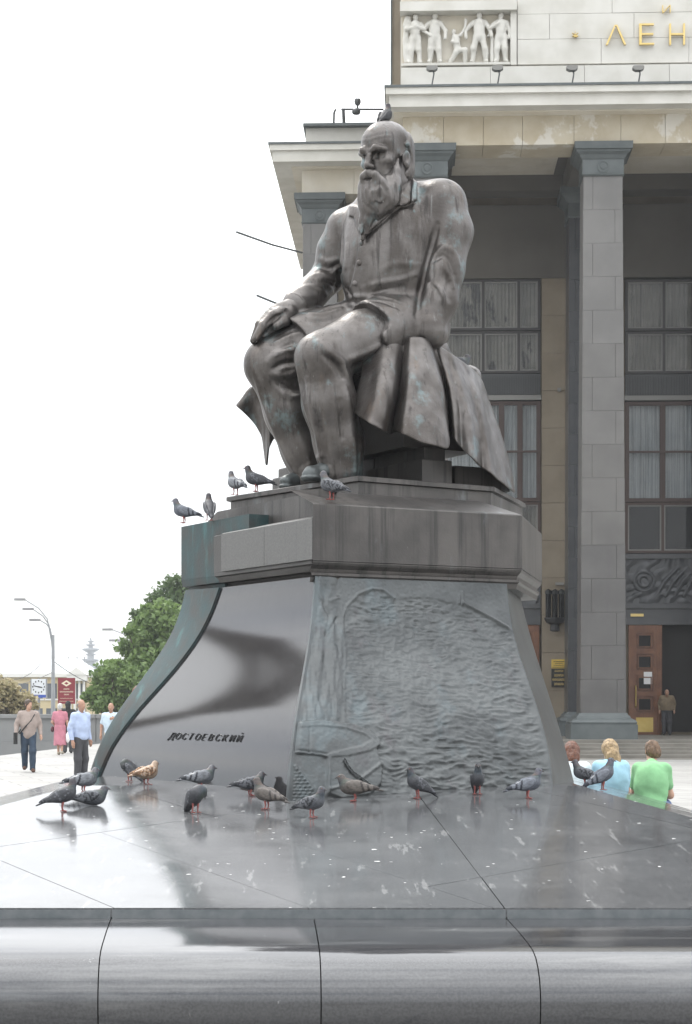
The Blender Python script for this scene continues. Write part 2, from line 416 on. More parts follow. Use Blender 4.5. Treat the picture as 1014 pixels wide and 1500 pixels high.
# lip of the slab and the rounded rim stones
prof2 = [(0, .548), (-.10, .545), (-.20, .528), (-.29, .495), (-.37, .445), (-.43, .375), (-.465, .29), (-.47, .20), (-.455, .13), (-.42, .09), (-.36, .075), (-.36, 0), (.03, 0)]
prof = [(0, .548), (-.45, .537), (-.85, .518), (-1.0, .505), (-1.10, .482), (-1.17, .445), (-1.225, .395), (-1.255, .335), (-1.265, .27), (-1.25, .195), (-1.21, .13), (-1.14, .085), (-1.05, .07), (-1.05, 0), (.03, 0)]
cuts = [(-166, -195), (163, 145), (460, 470), (742, 789), (1030, 1110), (1330, 1440)]
def xat(px, D): return (px-CX)/F*D
for i in range(len(cuts)-1):
    rings_ = []
    for side, c in ((0, cuts[i]), (1, cuts[i+1])):
        gp = .003*(1-2*side)
        for u in ((0, 1) if side == 0 else (0,)): pass
        x0, x1 = xat(c[0], DF)+gp, xat(c[1], DF-1.2)+gp
        rings_.append([(x0+(x1-x0)*(-p[0]/1.2 if p[0] < 0 else 0), DF-.012+p[0], p[1]) for p in prof])
    o = MB().loft(rings_[::-1]).build('rim_stone', M['rim']); under(o, sty)
    for k, p in enumerate(o.data.polygons): p.use_smooth = len(p.vertices) == 4
    try: o.data.set_sharp_from_angle(angle=R(40))
    except Exception: pass
# lip: thin front course under the paving
lx = [XL, xat(163, DF), xat(742, DF), XR]
for i in range(3):
    under(MB().box(lx[i]+.004, lx[i+1]-.004, DF+.0, DF+.05, .54, .596).build('lip_stone', M['lip']), sty)
# side and back rims
for (a, b) in ((A(XR, DF), A(XR, 20.6)), (A(XR, 20.6), A(3.3, DB)), (A(3.3, DB), A(-3.3, DB)), (A(-3.3, DB), A(XL, 22.3)), (A(XL, 22.3), A(XL, DF))):
    n_ = max(1, int(np.linalg.norm(b-a)/1.6)); t_ = (b-a)/np.linalg.norm(b-a); o_ = A(t_[1], -t_[0])
    for i in range(n_):
        p0 = a+(b-a)*i/n_+t_*.005; p1 = a+(b-a)*(i+1)/n_-t_*.005
        rr = [[(*(p-o_*q[0]), q[1]+.02) for q in prof2] for p in (p0, p1)]
        o = MB().loft(rr[::-1]).build('rim_stone', M['rim']); under(o, sty)
        for p in o.data.polygons: p.use_smooth = len(p.vertices) == 4
        try: o.data.set_sharp_from_angle(angle=R(40))
        except Exception: pass
# ------------------------------------------------------------------ pedestal
ped = empty('pedestal', (.9, 18.6, .9), label='flared pedestal with polished granite name panel and bronze water relief', cat='pedestal')
def W(a, b): return A(-.2125+.875*a-.485*b, 17+.485*a+.875*b)
ZT, ZB = 2.86, .88
TT = [0, .14, .27, .40, .55, .66, .79, .9, 1]; SS = [0, .055, .17, .35, .585, .75, .885, .955, 1]
_x = np.linspace(-.3, 1.3, 641); _y = np.interp(_x, [-.3]+TT+[1.3], [-.06]+SS+[1.12])
_k = np.exp(-(np.arange(-100, 101)/38.)**2); _k /= _k.sum(); _y = np.convolve(np.pad(_y, 100, mode='edge'), _k, 'valid')
_a, _b = np.interp(0, _x, _y), np.interp(1, _x, _y); _y = (_y-_a)/(_b-_a)
og = lambda t: np.interp(t, _x, _y)
top = [(.06, .05), (2.11, .05), (3.25, 1.5), (2.3, 2.5), (.06, 2.82)]
bot = [(-.74, -.95), (1.96, -.93), (2.62, -.36), (3.4, 2.2), (-.80, 3.36)]
def wallpt(i, t):
    s = og(t)*.85+.15*t if i in (0, 4) else .25*og(t)+.75*t
    a, b = np.array(top[i]), np.array(bot[i])
    if i in (1,): s = np.array([.3*og(t)+.7*t, og(t)*.85+.15*t])
    p = W(*(a+(b-a)*s)); return np.array([p[0], p[1], ZT+(ZB-ZT)*t])
# near flank: bronze relief of a river, an embankment and a bridge arch (modelled, not painted)
NU, NT = 230, 250
U, Tt = np.meshgrid(np.linspace(0, 1, NU), np.linspace(0, 1, NT), indexing='ij')
L0 = np.array([wallpt(0, t) for t in np.linspace(0, 1, NT)]); L1 = np.array([wallpt(1, t) for t in np.linspace(0, 1, NT)])
V = L0[None]*(1-U[..., None])+L1[None]*U[..., None]
px = CX+F*V[..., 0]/V[..., 1]; py = HY-F*(V[..., 2]-CZ)/V[..., 1]
sm = lambda x, a, b: (lambda t: t*t*(3-2*t))(np.clip((x-a)/(b-a), 0, 1))
shore = [(425, 1180), (462, 1168), (425, 1112), (418, 1062), (470, 1056), (505, 1060), (503, 1000), (506, 950), (500, 912), (508, 888), (525, 870), (545, 862), (562, 864), (577, 876), (620, 872), (680, 884), (722, 906), (768, 934), (900, 1200)]
water = inpoly_(px, py, shore[5:]+[(560, 1200)])
sdw = segd_(px, py, shore[5:], False)
dpt = sm(py, 870, 1150)
def waves(k, sx, sy, seed):
    wx = px+8*vnoise(px/40, py/30, 0*px, seed+1); wy = py+4*vnoise(px/25, py/18, 0*px, seed+2)
    n = 1-np.abs(vnoise(wx/sx, wy/sy, 0*px+k, seed)); n2 = 1-np.abs(vnoise(wx/sx*1.9+5, wy/sy*1.9, 0*px+k, seed+3))
    return n+.45*n2-1.1
hw = waves(0, 13, 4.4, 40)*.018*(1-dpt)+(waves(3, 21, 7.0, 44)*.029)*dpt
hgt = np.where(water, hw*sm(sdw, 0, 8)-.008*sm(sdw, 0, 5), 0)
def ridge(line, amp, wd): 
    global hgt
    hgt = hgt+amp*np.exp(-(segd_(px, py, line, False)/wd)**2)
def raise_(poly, amp, soft=2.0):
    global hgt
    d = np.where(inpoly_(px, py, poly), 1, -1)*segd_(px, py, poly); m_ = sm(d, -soft*.3, soft)
    hgt = hgt*(1-m_)+(amp+.15*hgt)*m_
ridge([(500, 912), (508, 888), (525, 870), (545, 862), (562, 864), (577, 876)], .010, 1.8)
ridge([(680, 884), (722, 906), (768, 934), (775, 915)], .018, 2)
ridge([(766, 934), (790, 1000), (812, 1080), (818, 1150)], .012, 2.5)
ridge([(678, 868), (678, 886)], .02, 1.5); ridge([(673, 872), (673, 884)], .02, 1.2)
# rocks / bank on the left
bank = inpoly_(px, py, [(400, 840), (500, 840), (506, 950), (503, 1062), (400, 1062)])
hgt = hgt+np.where(bank, .014*vnoise(px/9, py/38, 0*px, 60)+.009*vnoise(px/4, py/16, 0*px, 61), 0)
ridge([(470, 880), (482, 900), (478, 930), (494, 905)], -.015, 2); ridge([(470, 960), (462, 1010), (470, 1050)], .014, 4); ridge([(490, 950), (484, 1000), (496, 1050)], .016, 4)
ridge([(484, 880), (496, 875)], .012, 2)
# curved embankment wall with its lip
raise_([(424, 1066), (470, 1063), (505, 1066), (535, 1076), (552, 1092), (552, 1100), (560, 1128), (558, 1150), (540, 1166), (500, 1172), (478, 1164), (479, 1112), (470, 1108), (424, 1104)], .035)
raise_([(428, 1058), (470, 1055), (512, 1060), (540, 1070), (556, 1084), (556, 1094), (540, 1103), (510, 1110), (482, 1112), (477, 1106), (500, 1100), (528, 1094), (541, 1086), (530, 1078), (505, 1070), (470, 1066), (428, 1068)], .042)
ridge([(480, 1112), (480, 1165)], .02, 2); ridge([(428, 1100), (478, 1106)], -.014, 1.6); ridge([(452, 1068), (452, 1104)], -.012, 1.4)
ridge([(560, 1118), (520, 1148), (482, 1158)], .016, 2.2); ridge([(424, 1112), (446, 1140), (470, 1170)], .018, 2.0)
# cobbles in the bottom corner
cob = inpoly_(px, py, [(418, 1112), (424, 1113), (446, 1141), (472, 1180), (410, 1180)])
cx_, cy_ = px/7.5, py/5.0; cx_ = cx_+.5*(np.floor(cy_) % 2); fx_, fy_ = cx_-np.floor(cx_)-.5, cy_-np.floor(cy_)-.5
hgt = hgt+np.where(cob, .022*np.clip(1-(fx_**2+fy_**2)*4, 0, 1), 0)
hgt = hgt+.003*vnoise(px/3, py/3, 0*px, 66)
hgt = hgt*.82*sm(U, 0, .02)*sm(1-U, 0, .03)
nrm = np.cross(V[-1, 0]-V[0, 0], V[0, -1]-V[0, 0]); nrm /= np.linalg.norm(nrm); nrm = nrm if nrm[1] < 0 else -nrm
V = V+hgt[..., None]*nrm
ii = np.arange(NU*NT).reshape(NU, NT)
Fq = np.stack([ii[:-1, :-1], ii[:-1, 1:], ii[1:, 1:], ii[1:, :-1]], -1).reshape(-1, 4)
flank = under(mesh_obj('relief_panel', V.reshape(-1, 3), Fq, M['relief'], None, True, label='blue-grey bronze relief of rippling river, bridge arch and embankment'), ped)
# chain hanging on the relief
mb = MB(); cpts = [(503, 1117), (507, 1126), (514, 1134), (524, 1143), (536, 1151), (550, 1159)]
def flank_at(x, y):
    d_ = (px-x)**2+(py-y)**2; k = np.unravel_index(d_.argmin(), d_.shape); return V[k]+nrm*.02
cp = [flank_at(*c) for c in cpts]; cl = []
for i in range(len(cp)-1):
    for j in range(4): cl.append(cp[i]+(cp[i+1]-cp[i])*j/4)
for i in range(len(cl)-1):
    c = (cl[i]+cl[i+1])/2; d_ = (cl[i+1]-cl[i]); d_ /= np.linalg.norm(d_); s_ = np.cross(d_, nrm) if i % 2 else nrm
    mb.tube([tuple(c+d_*.022*math.cos(q)+s_*.011*math.sin(q)) for q in np.linspace(0, 2*math.pi, 9)], .005, 5)
ch_ = mb.build('chain', M['relief']); ch_.parent = flank; ch_.matrix_parent_inverse = flank.matrix_parent_inverse.inverted() if False else Matrix()
# other walls of the pedestal
def wall(i, j, name, mat, n=24, off=0):
    r = [[wallpt(i, t), wallpt(j, t)] for t in np.linspace(0, 1, n)]
    v = []; f = []
    for a, b in r: v += [a, b]
    f = [(2*k, 2*k+1, 2*k+3, 2*k+2) for k in range(n-1)]
    return under(mesh_obj(name, v, [tuple(q[::-1]) for q in f], mat, None, True), ped)
wall(1, 2, 'corner_facet', M['relief']); wall(2, 3, 'back_facet', M['bronze_block']); wall(3, 4, 'far_flank', M['teal'])
# front: curved polished name panel between the two flanks
NB, NF = 40, 90
def front_pt(c, t, off):          # c: 0 near flank .. 1 far edge ; off: outwards along the facing direction
    p = wallpt(0, t)*(1-c)+wallpt(4, t)*c
    dt = 1e-3; q0 = wallpt(0, max(0, t-dt)); q1 = wallpt(0, min(1, t+dt)); g_ = q1-q0
    fo = np.array([-.875, -.485, 0]); gn = np.array([fo@g_, g_[2]]); gn /= np.linalg.norm(gn)   # (forward, z)
    nn = np.array([fo[0]*-gn[1], fo[1]*-gn[1], gn[0]])
    return p+nn*off
def inner(t): return np.interp(t, [0, .2, .4, .6, .8, 1], [.73, .78, .835, .895, .94, .965])
v = []; 
for k in range(NF+1):
    t = k/NF
    for c in np.linspace(.004, inner(t)+.01, NB+1): v.append(front_pt(c, t, -.035))
f = [(k*(NB+1)+j, (k+1)*(NB+1)+j, (k+1)*(NB+1)+j+1, k*(NB+1)+j+1) for k in range(NF) for j in range(NB)]
name_panel = under(mesh_obj('name_panel', v, [q[::-1] for q in f], M['granite_name'], None, True, label='polished dark granite panel carrying the raised name'), ped)
# far bronze edge, narrowing towards the ground
rings_ = []
for k in range(NF+1):
    t = k/NF; ci = inner(t)
    rings_.append([front_pt(ci, t, -.06), front_pt(ci+.004, t, -.012), front_pt(.985, t, .03), front_pt(1.0, t, .015), front_pt(1.0, t, -.2)])
o = under(MB().loft(rings_[::-1]).build('bronze_edge', M['teal'], label='teal stained bronze edge of the name panel'), ped)
for p in o.data.polygons: p.use_smooth = len(p.vertices) == 4
try: o.data.set_sharp_from_angle(angle=R(35))
except Exception: pass
rings_ = []
for k in range(NF+1):
    t = k/NF
    rings_.append([front_pt(.0, t, -.06), front_pt(-.004, t, .012), front_pt(.006, t, .012), front_pt(.008, t, -.06)])
under(MB().loft(rings_[::-1]).build('bronze_edge', M['relief']), ped)
# the name in raised letters
def cfor(pxx, t):
    lo_, hi_ = 0., 1.
    for _ in range(30):
        m_ = (lo_+hi_)/2; p = front_pt(m_, t, -.03); x = CX+F*p[0]/p[1]
        if x > pxx: lo_ = m_
        else: hi_ = m_
    return lo_
def tfor(pyy, c):
    lo_, hi_ = 0., 1.
    for _ in range(30):
        m_ = (lo_+hi_)/2; p = front_pt(c, m_, -.03); y = HY-F*(p[2]-CZ)/p[1]
        if y < pyy: lo_ = m_
        else: hi_ = m_
    return lo_
c0, c1 = cfor(350, .8), cfor(241, .78); t0 = tfor(1085, (c0+c1)/2); t1 = tfor(1074.5, (c0+c1)/2)
def glyph(ch, **k):
    cu = bpy.data.curves.new('t', 'FONT'); cu.body = ch; cu.resolution_u = 3
    for a_, b_ in k.items(): setattr(cu, a_, b_)
    to = bpy.data.objects.new('t', cu); COL.objects.link(to); bpy.context.view_layer.update()
    me = bpy.data.meshes.new_from_object(to.evaluated_get(bpy.context.evaluated_depsgraph_get())); bpy.data.objects.remove(to)
    co = np.zeros(len(me.vertices)*3, np.float32); me.vertices.foreach_get('co', co); return me, co.reshape(-1, 3)
M['letter'] = flat('letter_dark', (.03, .03, .032), .35)
word = 'ДОСТОЕВСКИЙ'
for n_, ch in enumerate(word):
    me, co = glyph(ch, extrude=.05, shear=.3, offset=-.034)
    cw = (c0-c1)/len(word); nv = []
    for p in co:
        c = c1+cw*(n_+.08+.80*p[0]/.72); t = t0+(t1-t0)*p[1]/.73
        nv.append(front_pt(c, t, -.035+.006+p[2]*.1))
    me.vertices.foreach_set('co', np.array(nv, np.float32).ravel()); me.update(); me.materials.append(M['letter'])
    o = bpy.data.objects.new('letter', me); COL.objects.link(o); o.parent = name_panel
# --- mouldings and cornice
def band(poly_fn, prof_, name, mat, idx=None):
    'prof_: list of (outset, z); poly_fn(outset) -> list of (a,b)'
    rings_ = [[(*W(*p), z) for p in poly_fn(o_)] for o_, z in prof_]
    return under(MB().loft(rings_).build(name, mat), ped)
def out_poly(o_):      # near flank + chamfer + back; outset o_ from the corner lines of the cornice
    return [(.004-.0*o_, -o_), (2.25+.38*o_, -o_), (3.62+o_*.8, 1.62-o_*.45), (3.3+o_, 2.5), (2.25, 3.05+o_), (.30, 3.05+o_), (.30, .2)]
def prof_band(p, name, mat): return band(out_poly, p, name, mat)
prof_band([(-.06, 2.80), (-.05, 2.845), (.0-.03, 2.862), (.0-.03, 2.885)], 'moulding', M['bronze_block'])
prof_band([(-.06, 2.8855), (-.05, 2.92), (-.015, 2.955), (-.005, 2.975), (-.005, 2.985)], 'moulding', M['bronze_block'])
prof_band([(-.02, 2.986), (.0, 2.99), (.0, 3.49), (-.006, 3.50), (-.45, 3.66)], 'cornice', M['bronze_block'])
# front: lighter granite band over the name panel, flush with the near corner
def fband(b0, b1, pr, name, mat, label=None):
    rings_ = []
    for b in (b0, b1): rings_.append([(*W(-o_, b), z) for o_, z in pr])
    return under(MB().loft(rings_[::-1]).build(name, mat, label=label), ped)
fband(.006, .95, [(-.8, 3.0), (.0, 3.0), (.0, 3.365), (-.02, 3.375), (-.55, 3.50), (-.8, 3.5)], 'granite_band', M['granite_band'])
fband(.956, 1.88, [(-.8, 3.0), (.0, 3.0), (.0, 3.365), (-.02, 3.375), (-.55, 3.50), (-.8, 3.5)], 'granite_band', M['granite_band'])
fband(1.885, 2.12, [(-.8, 3.0), (-.035, 3.0), (-.035, 3.36), (-.05, 3.37), (-.55, 3.49), (-.8, 3.49)], 'granite_band', M['bronze_dark'])
fband(.07, 2.10, [(-.8, 2.86), (-.19, 2.86), (-.17, 2.90), (-.09, 2.905), (-.06, 2.955), (-.03, 2.965), (-.03, 2.998), (-.8, 2.998)], 'moulding', M['bronze_dark'])
fband(.12, 2.05, [(-.8, 2.78), (-.10, 2.78), (-.10, 2.859), (-.8, 2.859)], 'moulding', M['bronze_dark'])
# far pier
pr = [(-.8, 2.60), (-.14, 2.60), (-.10, 2.70), (-.03, 2.80), (.02, 2.86), (.025, 2.90), (.045, 2.91), (.045, 2.96), (.05, 3.52), (.04, 3.53), (-.8, 3.53)]
o = fband(1.45, 3.02, [(-.8, 2.98), (-.09, 2.98), (-.09, 3.53), (-.8, 3.53)], 'far_pier', M['teal'], 'teal stained bronze pier at the far front corner')
rings_ = []
for out_, z in ((-.28, 2.62), (-.20, 2.72), (-.12, 2.80), (-.07, 2.86), (-.06, 2.90), (-.01, 2.91), (.0, 2.979)):
    rings_.append([(*W(.09-out_*.9-.0, 2.1), z), (*W(.7, 2.1), z), (*W(.7, 3.02+out_), z), (*W(.09-out_*.9, 3.02+out_), z)])
under(MB().loft(rings_).build('corbel', M['teal']), ped)
# step the figure stands on
sp = [(.72, .46), (2.34, .60), (3.5, 1.75), (3.2, 2.3), (2.3, 2.95), (.46, 2.72)]
def inset(poly, d):
    c = np.mean(np.array(poly), 0); return [tuple(np.array(p)+(c-np.array(p))/np.linalg.norm(c-np.array(p))*d) for p in poly]
rings_ = [[(*W(*p), z) for p in inset(sp, d)] for d, z in ((.045, 3.40), (.045, 3.775), (.0, 3.785), (.0, 3.825), (.015, 3.832))]
under(MB().loft(rings_).build('top_step', M['bronze_block']), ped)
# ------------------------------------------------------------------ library building (facade almost parallel to the picture)
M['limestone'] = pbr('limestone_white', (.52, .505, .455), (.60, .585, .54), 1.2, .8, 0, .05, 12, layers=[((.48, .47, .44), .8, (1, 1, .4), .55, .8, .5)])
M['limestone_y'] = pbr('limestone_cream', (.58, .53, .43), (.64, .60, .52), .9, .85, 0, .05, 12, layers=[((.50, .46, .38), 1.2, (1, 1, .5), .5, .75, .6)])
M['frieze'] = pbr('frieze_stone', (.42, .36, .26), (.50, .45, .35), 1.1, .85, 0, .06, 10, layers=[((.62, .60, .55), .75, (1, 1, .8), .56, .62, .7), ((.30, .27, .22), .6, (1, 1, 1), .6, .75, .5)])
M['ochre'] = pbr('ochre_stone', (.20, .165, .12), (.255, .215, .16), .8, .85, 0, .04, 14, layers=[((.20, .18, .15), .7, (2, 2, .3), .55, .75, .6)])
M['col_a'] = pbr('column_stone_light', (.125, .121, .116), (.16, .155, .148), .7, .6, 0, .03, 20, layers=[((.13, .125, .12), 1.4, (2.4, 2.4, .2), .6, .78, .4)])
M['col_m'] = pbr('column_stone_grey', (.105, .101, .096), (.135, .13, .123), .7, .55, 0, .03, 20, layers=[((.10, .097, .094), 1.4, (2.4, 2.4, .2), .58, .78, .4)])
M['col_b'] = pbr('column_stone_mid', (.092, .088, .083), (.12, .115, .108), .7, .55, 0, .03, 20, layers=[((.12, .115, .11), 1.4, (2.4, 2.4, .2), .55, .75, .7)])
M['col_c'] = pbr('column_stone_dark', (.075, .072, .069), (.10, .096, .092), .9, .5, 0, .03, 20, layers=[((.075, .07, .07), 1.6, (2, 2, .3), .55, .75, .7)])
M['labr'] = pbr('dark_labradorite', (.045, .047, .05), (.06, .062, .065), 2, .3, 0, .0, 20)
M['capital'] = pbr('capital_bronze', (.075, .088, .088), (.10, .112, .112), 2, .6, .1, .06, 10)
M['soffit'] = pbr('soffit_stone', (.095, .087, .073), (.115, .105, .09), .6, .8, 0, .03, 10)
M['frame'] = flat('window_frame_dark', (.030, .027, .025), .5)
M['frame_b'] = flat('window_frame_brown', (.055, .032, .024), .5)
M['sash'] = flat('window_sash_grey', (.20, .195, .18), .5)
M['spandrel'] = flat('spandrel_metal', (.06, .063, .063), .5)
M['curtain'] = pbr('curtain', (.34, .33, .28), (.52, .50, .44), 1.1, .9, layers=[((.03, .03, .03), .55, (1, 1, .4), .58, .62, .9), ((.16, .15, .13), 6, (3, 3, .05), .45, .7, .8)])
M['curtain_b'] = pbr('curtain_pale', (.6, .66, .68), (.74, .78, .79), 1.2, .9, layers=[((.05, .06, .06), .5, (1, 1, .3), .60, .63, .9), ((.25, .28, .28), 6, (3, 3, .05), .45, .7, .8)])
M['wood'] = pbr('door_wood', (.13, .05, .022), (.19, .08, .035), 3, .4, 0, .04, 20, layers=[((.09, .035, .017), 4, (5, 5, .3), .5, .7, .6)])
M['brass'] = pbr('brass', (.45, .33, .10), (.5, .38, .14), 4, .35, .8)
M['gold'] = pbr('gold_leaf', (.62, .46, .16), (.68, .52, .22), 4, .4, .5)
M['step'] = pbr('step_stone', (.13, .122, .105), (.19, .178, .155), 1.2, .8, 0, .06, 12, layers=[((.14, .14, .11), 1.5, (1, 1, 1), .55, .75, .5)])
M['black'] = flat('black_metal', (.012, .012, .012), .4)
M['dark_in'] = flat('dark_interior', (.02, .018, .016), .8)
gm, gt, gb = nodes('window_glass'); gb.inputs['Base Color'].default_value = (.02, .025, .027, 1); gb.inputs['Roughness'].default_value = .03
gb.inputs['Alpha'].default_value = .25; gb.inputs['Specular IOR Level'].default_value = .8; M['glass'] = gm
BA = R(2.3); BE = A(math.cos(BA), -math.sin(BA)); BN = A(math.sin(BA), math.cos(BA)); BP = A((884-CX)/F*62, 62.)
lib = empty('library_building', (BP[0], BP[1], 0), -BA, label='grey and cream columned library building with deep portico and gold lettering', cat='building')
def fb(px, py, by):
    r = (px-CX)/F; bx = (r*(BP[1]+by*BN[1])-BP[0]-by*BN[0])/(BE[0]-r*BE[1])
    D = BP[1]+bx*BE[1]+by*BN[1]; return bx, CZ+(HY-py)/F*D
def fx_(px, by): return fb(px, HY, by)[0]
def fz_(py, px, by): return fb(px, py, by)[1]
def bb(name, px0, px1, py0, py1, by0, by1, mat, parent=None, label=None, ref=None, ch=0):
    'box whose front face (depth by0) spans the given photo pixels'
    x0, x1 = fx_(px0, by0), fx_(px1, by0); rp = ref if ref is not None else (px0+px1)/2
    zt, zb = fz_(py0, rp, by0), fz_(py1, rp, by0)
    m_ = MB()
    if ch: m_.bbox(x0, x1, by0, by1, zb, zt, ch)
    else: m_.box(x0, x1, by0, by1, zb, zt)
    return m_.build(name, mat, parent or lib, label=label)
# attic wall: courses of white blocks left and right of the relief recess
zA0 = fz_(124, 700, 1.2); 
def blocks(px0, px1, py0, py1, by, rows, ws, mat, name='stone_block', jit=.012, seed=1, dep=.3):
    rg = random.Random(seed); x0, x1 = fx_(px0, by), fx_(px1, by); zt, zb = fz_(py0, (px0+px1)/2, by), fz_(py1, (px0+px1)/2, by)
    hz = (zt-zb)/rows
    for r_ in range(rows):
        x = x0-(ws*.5 if r_ % 2 else 0)
        while x < x1-.01:
            a, b = max(x, x0), min(x+ws*(.85+.3*rg.random()), x1); 
            if x1-b < ws*.25: b = x1
            if b-a > .05: MB().box(a+.006, b-.006, by-rg.random()*jit, by+dep, zb+r_*hz+.006, zb+(r_+1)*hz-.006).build(name, mat, lib)
            x = b if b > x else x+ws
bb('attic_core', 587, 1500, -260, 124, 1.55, 8, M['limestone'])
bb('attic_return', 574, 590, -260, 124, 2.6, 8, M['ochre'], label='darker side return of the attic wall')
bb('attic_gutter', 572, 574.5, -260, 124, 2.5, 2.8, M['capital'])
blocks(758, 1180, -130, 92, 1.25, 6, 3.0, M['limestone'], seed=3)
blocks(588, 1180, 95, 124, 1.1, 1, 3.2, M['limestone'], seed=4, dep=.45)
bb('relief_backing', 588, 757, 15, 95, 1.50, 1.55, M['limestone_y'])
bb('relief_jamb', 748, 757, 15, 94.5, 1.18, 1.54, M['limestone'])
bb('relief_shelf', 586, 757.5, 1, 15, 1.0, 1.549, M['limestone'])
blocks(588, 757, -130, -14, 1.25, 3, 3.0, M['limestone'], seed=5)
bb('relief_backing', 588, 757, -13.5, 0.8, 1.45, 1.55, M['limestone_y'])
# cornice and frieze
bb('cornice', 565, 1500, 126, 136, -1.15, 8, M['limestone'], ref=700)
bb('cornice', 570, 1500, 136.3, 155, -1.0, 8, M['limestone'], ref=700)
bb('cornice', 577, 1500, 155.3, 164.5, -.45, 8, M['limestone_y'], ref=700)
bb('cornice_gutter', 563, 1500, 122.5, 125.8, -1.2, 1.0, M['capital'], ref=700)
blocks(590, 1180, 165, 211, -.02, 1, 1.45, M['frieze'], 'frieze_block', jit=.02, seed=8, dep=1.5)
bb('architrave_core', 592, 1500, 165, 210.5, .3, 1.7, M['soffit'], ref=700)
# portico ceiling with shallow coffers, and beams
zc = fz_(212, 700, 0)+.35
MB().box(fx_(560, 1.7), 30, 1.7, 8.4, zc+.9, zc+1.2).build('ceiling', M['soffit'], lib)
for i in range(-1, 5):
    xb = -.0+i*5.88
    MB().box(xb-.75, xb+.75, 1.7, 8.0, zc-.35, zc+.9).build('ceiling_beam', M['soffit'], lib)
    for k, (i0, zz) in enumerate(((.35, .55), (.8, .75))):
        MB().box(xb+.75, xb+.75+i0, 1.7, 8, zc+zz, zc+.9).build('ceiling_moulding', M['soffit'], lib)
        MB().box(xb+5.13-i0, xb+5.13, 1.7, 8, zc+zz, zc+.9).build('ceiling_moulding', M['soffit'], lib)
    MB().box(xb+.75, xb+5.13, 1.7, 2.6, zc+.3, zc+.898).build('ceiling_moulding', M['soffit'], lib)
    MB().box(xb+.75, xb+5.13, 7.0, 8, zc+.0, zc+.898).build('ceiling_moulding', M['soffit'], lib)
# pillars
ZFL = .47
def pillar(bx, by, zt, w0, w1, name, seed, label, dark=False, courses=16):
    e = empty(name); e.parent = lib; e.location = (bx, by+.75, ZFL); e['label'] = label
    rg = random.Random(seed)
    zs = ZFL+.85; zc_ = zt-1.05
    MB().bbox(-w0/2-.34, w0/2+.34, -.75-.34, .75+.34, 0, .48, .02).build('base', M['capital'], e)
    MB().loft([[(s*(w0/2+q), t*(.75+q), z) for s, t in ((-1,-1),(1,-1),(1,1),(-1,1))] for q, z in ((.30, .48), (.32, .55), (.27, .62), (.14, .68), (.12, .74), (.05, .80), (.03, .85))]).build('base', M['capital'], e)
    hz = (zc_-zs)/courses
    MB().box(-w1/2+.08, w1/2-.08, -.5, .5, .8, zc_-ZFL).build('core', M['col_c'], e)
    for c in range(courses):
        w_ = w0+(w1-w0)*(c+.5)/courses; z0 = zs-ZFL+c*hz; sp = (.24 if c % 2 else .80)*w_-w_/2
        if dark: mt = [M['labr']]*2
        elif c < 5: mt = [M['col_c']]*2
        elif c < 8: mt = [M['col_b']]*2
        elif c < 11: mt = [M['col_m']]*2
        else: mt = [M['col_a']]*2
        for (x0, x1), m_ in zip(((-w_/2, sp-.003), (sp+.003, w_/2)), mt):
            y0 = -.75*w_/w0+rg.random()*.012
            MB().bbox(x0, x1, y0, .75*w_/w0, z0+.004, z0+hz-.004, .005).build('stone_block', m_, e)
    z1 = zc_-ZFL
    MB().loft([[(s*(w1/2+q), t*(.66+q), z1+z) for s, t in ((-1,-1),(1,-1),(1,1),(-1,1))] for q, z in ((.03, 0), (.06, .05), (.04, .06), (.04, .52), (.08, .56), (.10, .60), (.13, .66), (.22, .74), (.24, .80), (.30, .82), (.31, 1.05))]).build('capital', M['capital'], e)
    rings_ = [[(.20*q*math.cos(t), -.70-d, z1+.29+.20*q*math.sin(t)) for t in np.linspace(0, 2*math.pi, 17)[:-1]] for q, d in ((1, 0), (1, .03), (.8, .035), (.75, .015), (.5, .015), (.42, .03), (.05, .035))]
    MB().loft(rings_).build('medallion', M['capital'], e)
    return e
zcap = fz_(209, 884, 0)
pillar(0, 0, zcap, 1.48, 1.26, 'pillar', 1, 'pale stone pillar of the portico beside the doors')
pillar(fx_(626, 0), 0, zcap, 1.48, 1.26, 'pillar', 2, 'pale stone pillar of the portico behind the statue')
for k, pxx in enumerate((851, 1075)):
    pillar(fx_(pxx, 6.2), 6.2-.75, fz_(283, 836, 6.2), 1.05, .95, 'pillar', 5+k, 'dark polished inner pillar of the portico', dark=True)
pillar(fx_(1142, 0), 0, zcap, 1.48, 1.26, 'pillar', 3, 'pale stone pillar at the right end of the portico')
# portico floor and steps
MB().box(fx_(560, 0), 30, -1.6, 9, ZFL-.25, ZFL).build('portico_floor', M['step'], lib)
for i in range(5):
    MB().box(fx_(560, 0), 30, -1.6-(i+1)*.9, -1.6-i*.9-.0, max(-.3, ZFL-.25-(i+1)*.1-.02), ZFL-(i+1)*.092).build('step', M['step'], lib)
# wall behind
WB = 8.0
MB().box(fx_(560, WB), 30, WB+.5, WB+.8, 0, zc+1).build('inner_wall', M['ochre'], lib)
bb('wall_head', 560, 1300, 300, 407, WB, WB+.5, M['soffit'], ref=800)
for a_, b_, sd_ in ((793.5, 836, 11), (530, 640, 12), (1084, 1130, 13)):
    blocks(a_, b_, 407.5, 1066, WB, 12, 9, M['ochre'], 'wall_block', seed=sd_, dep=.5)
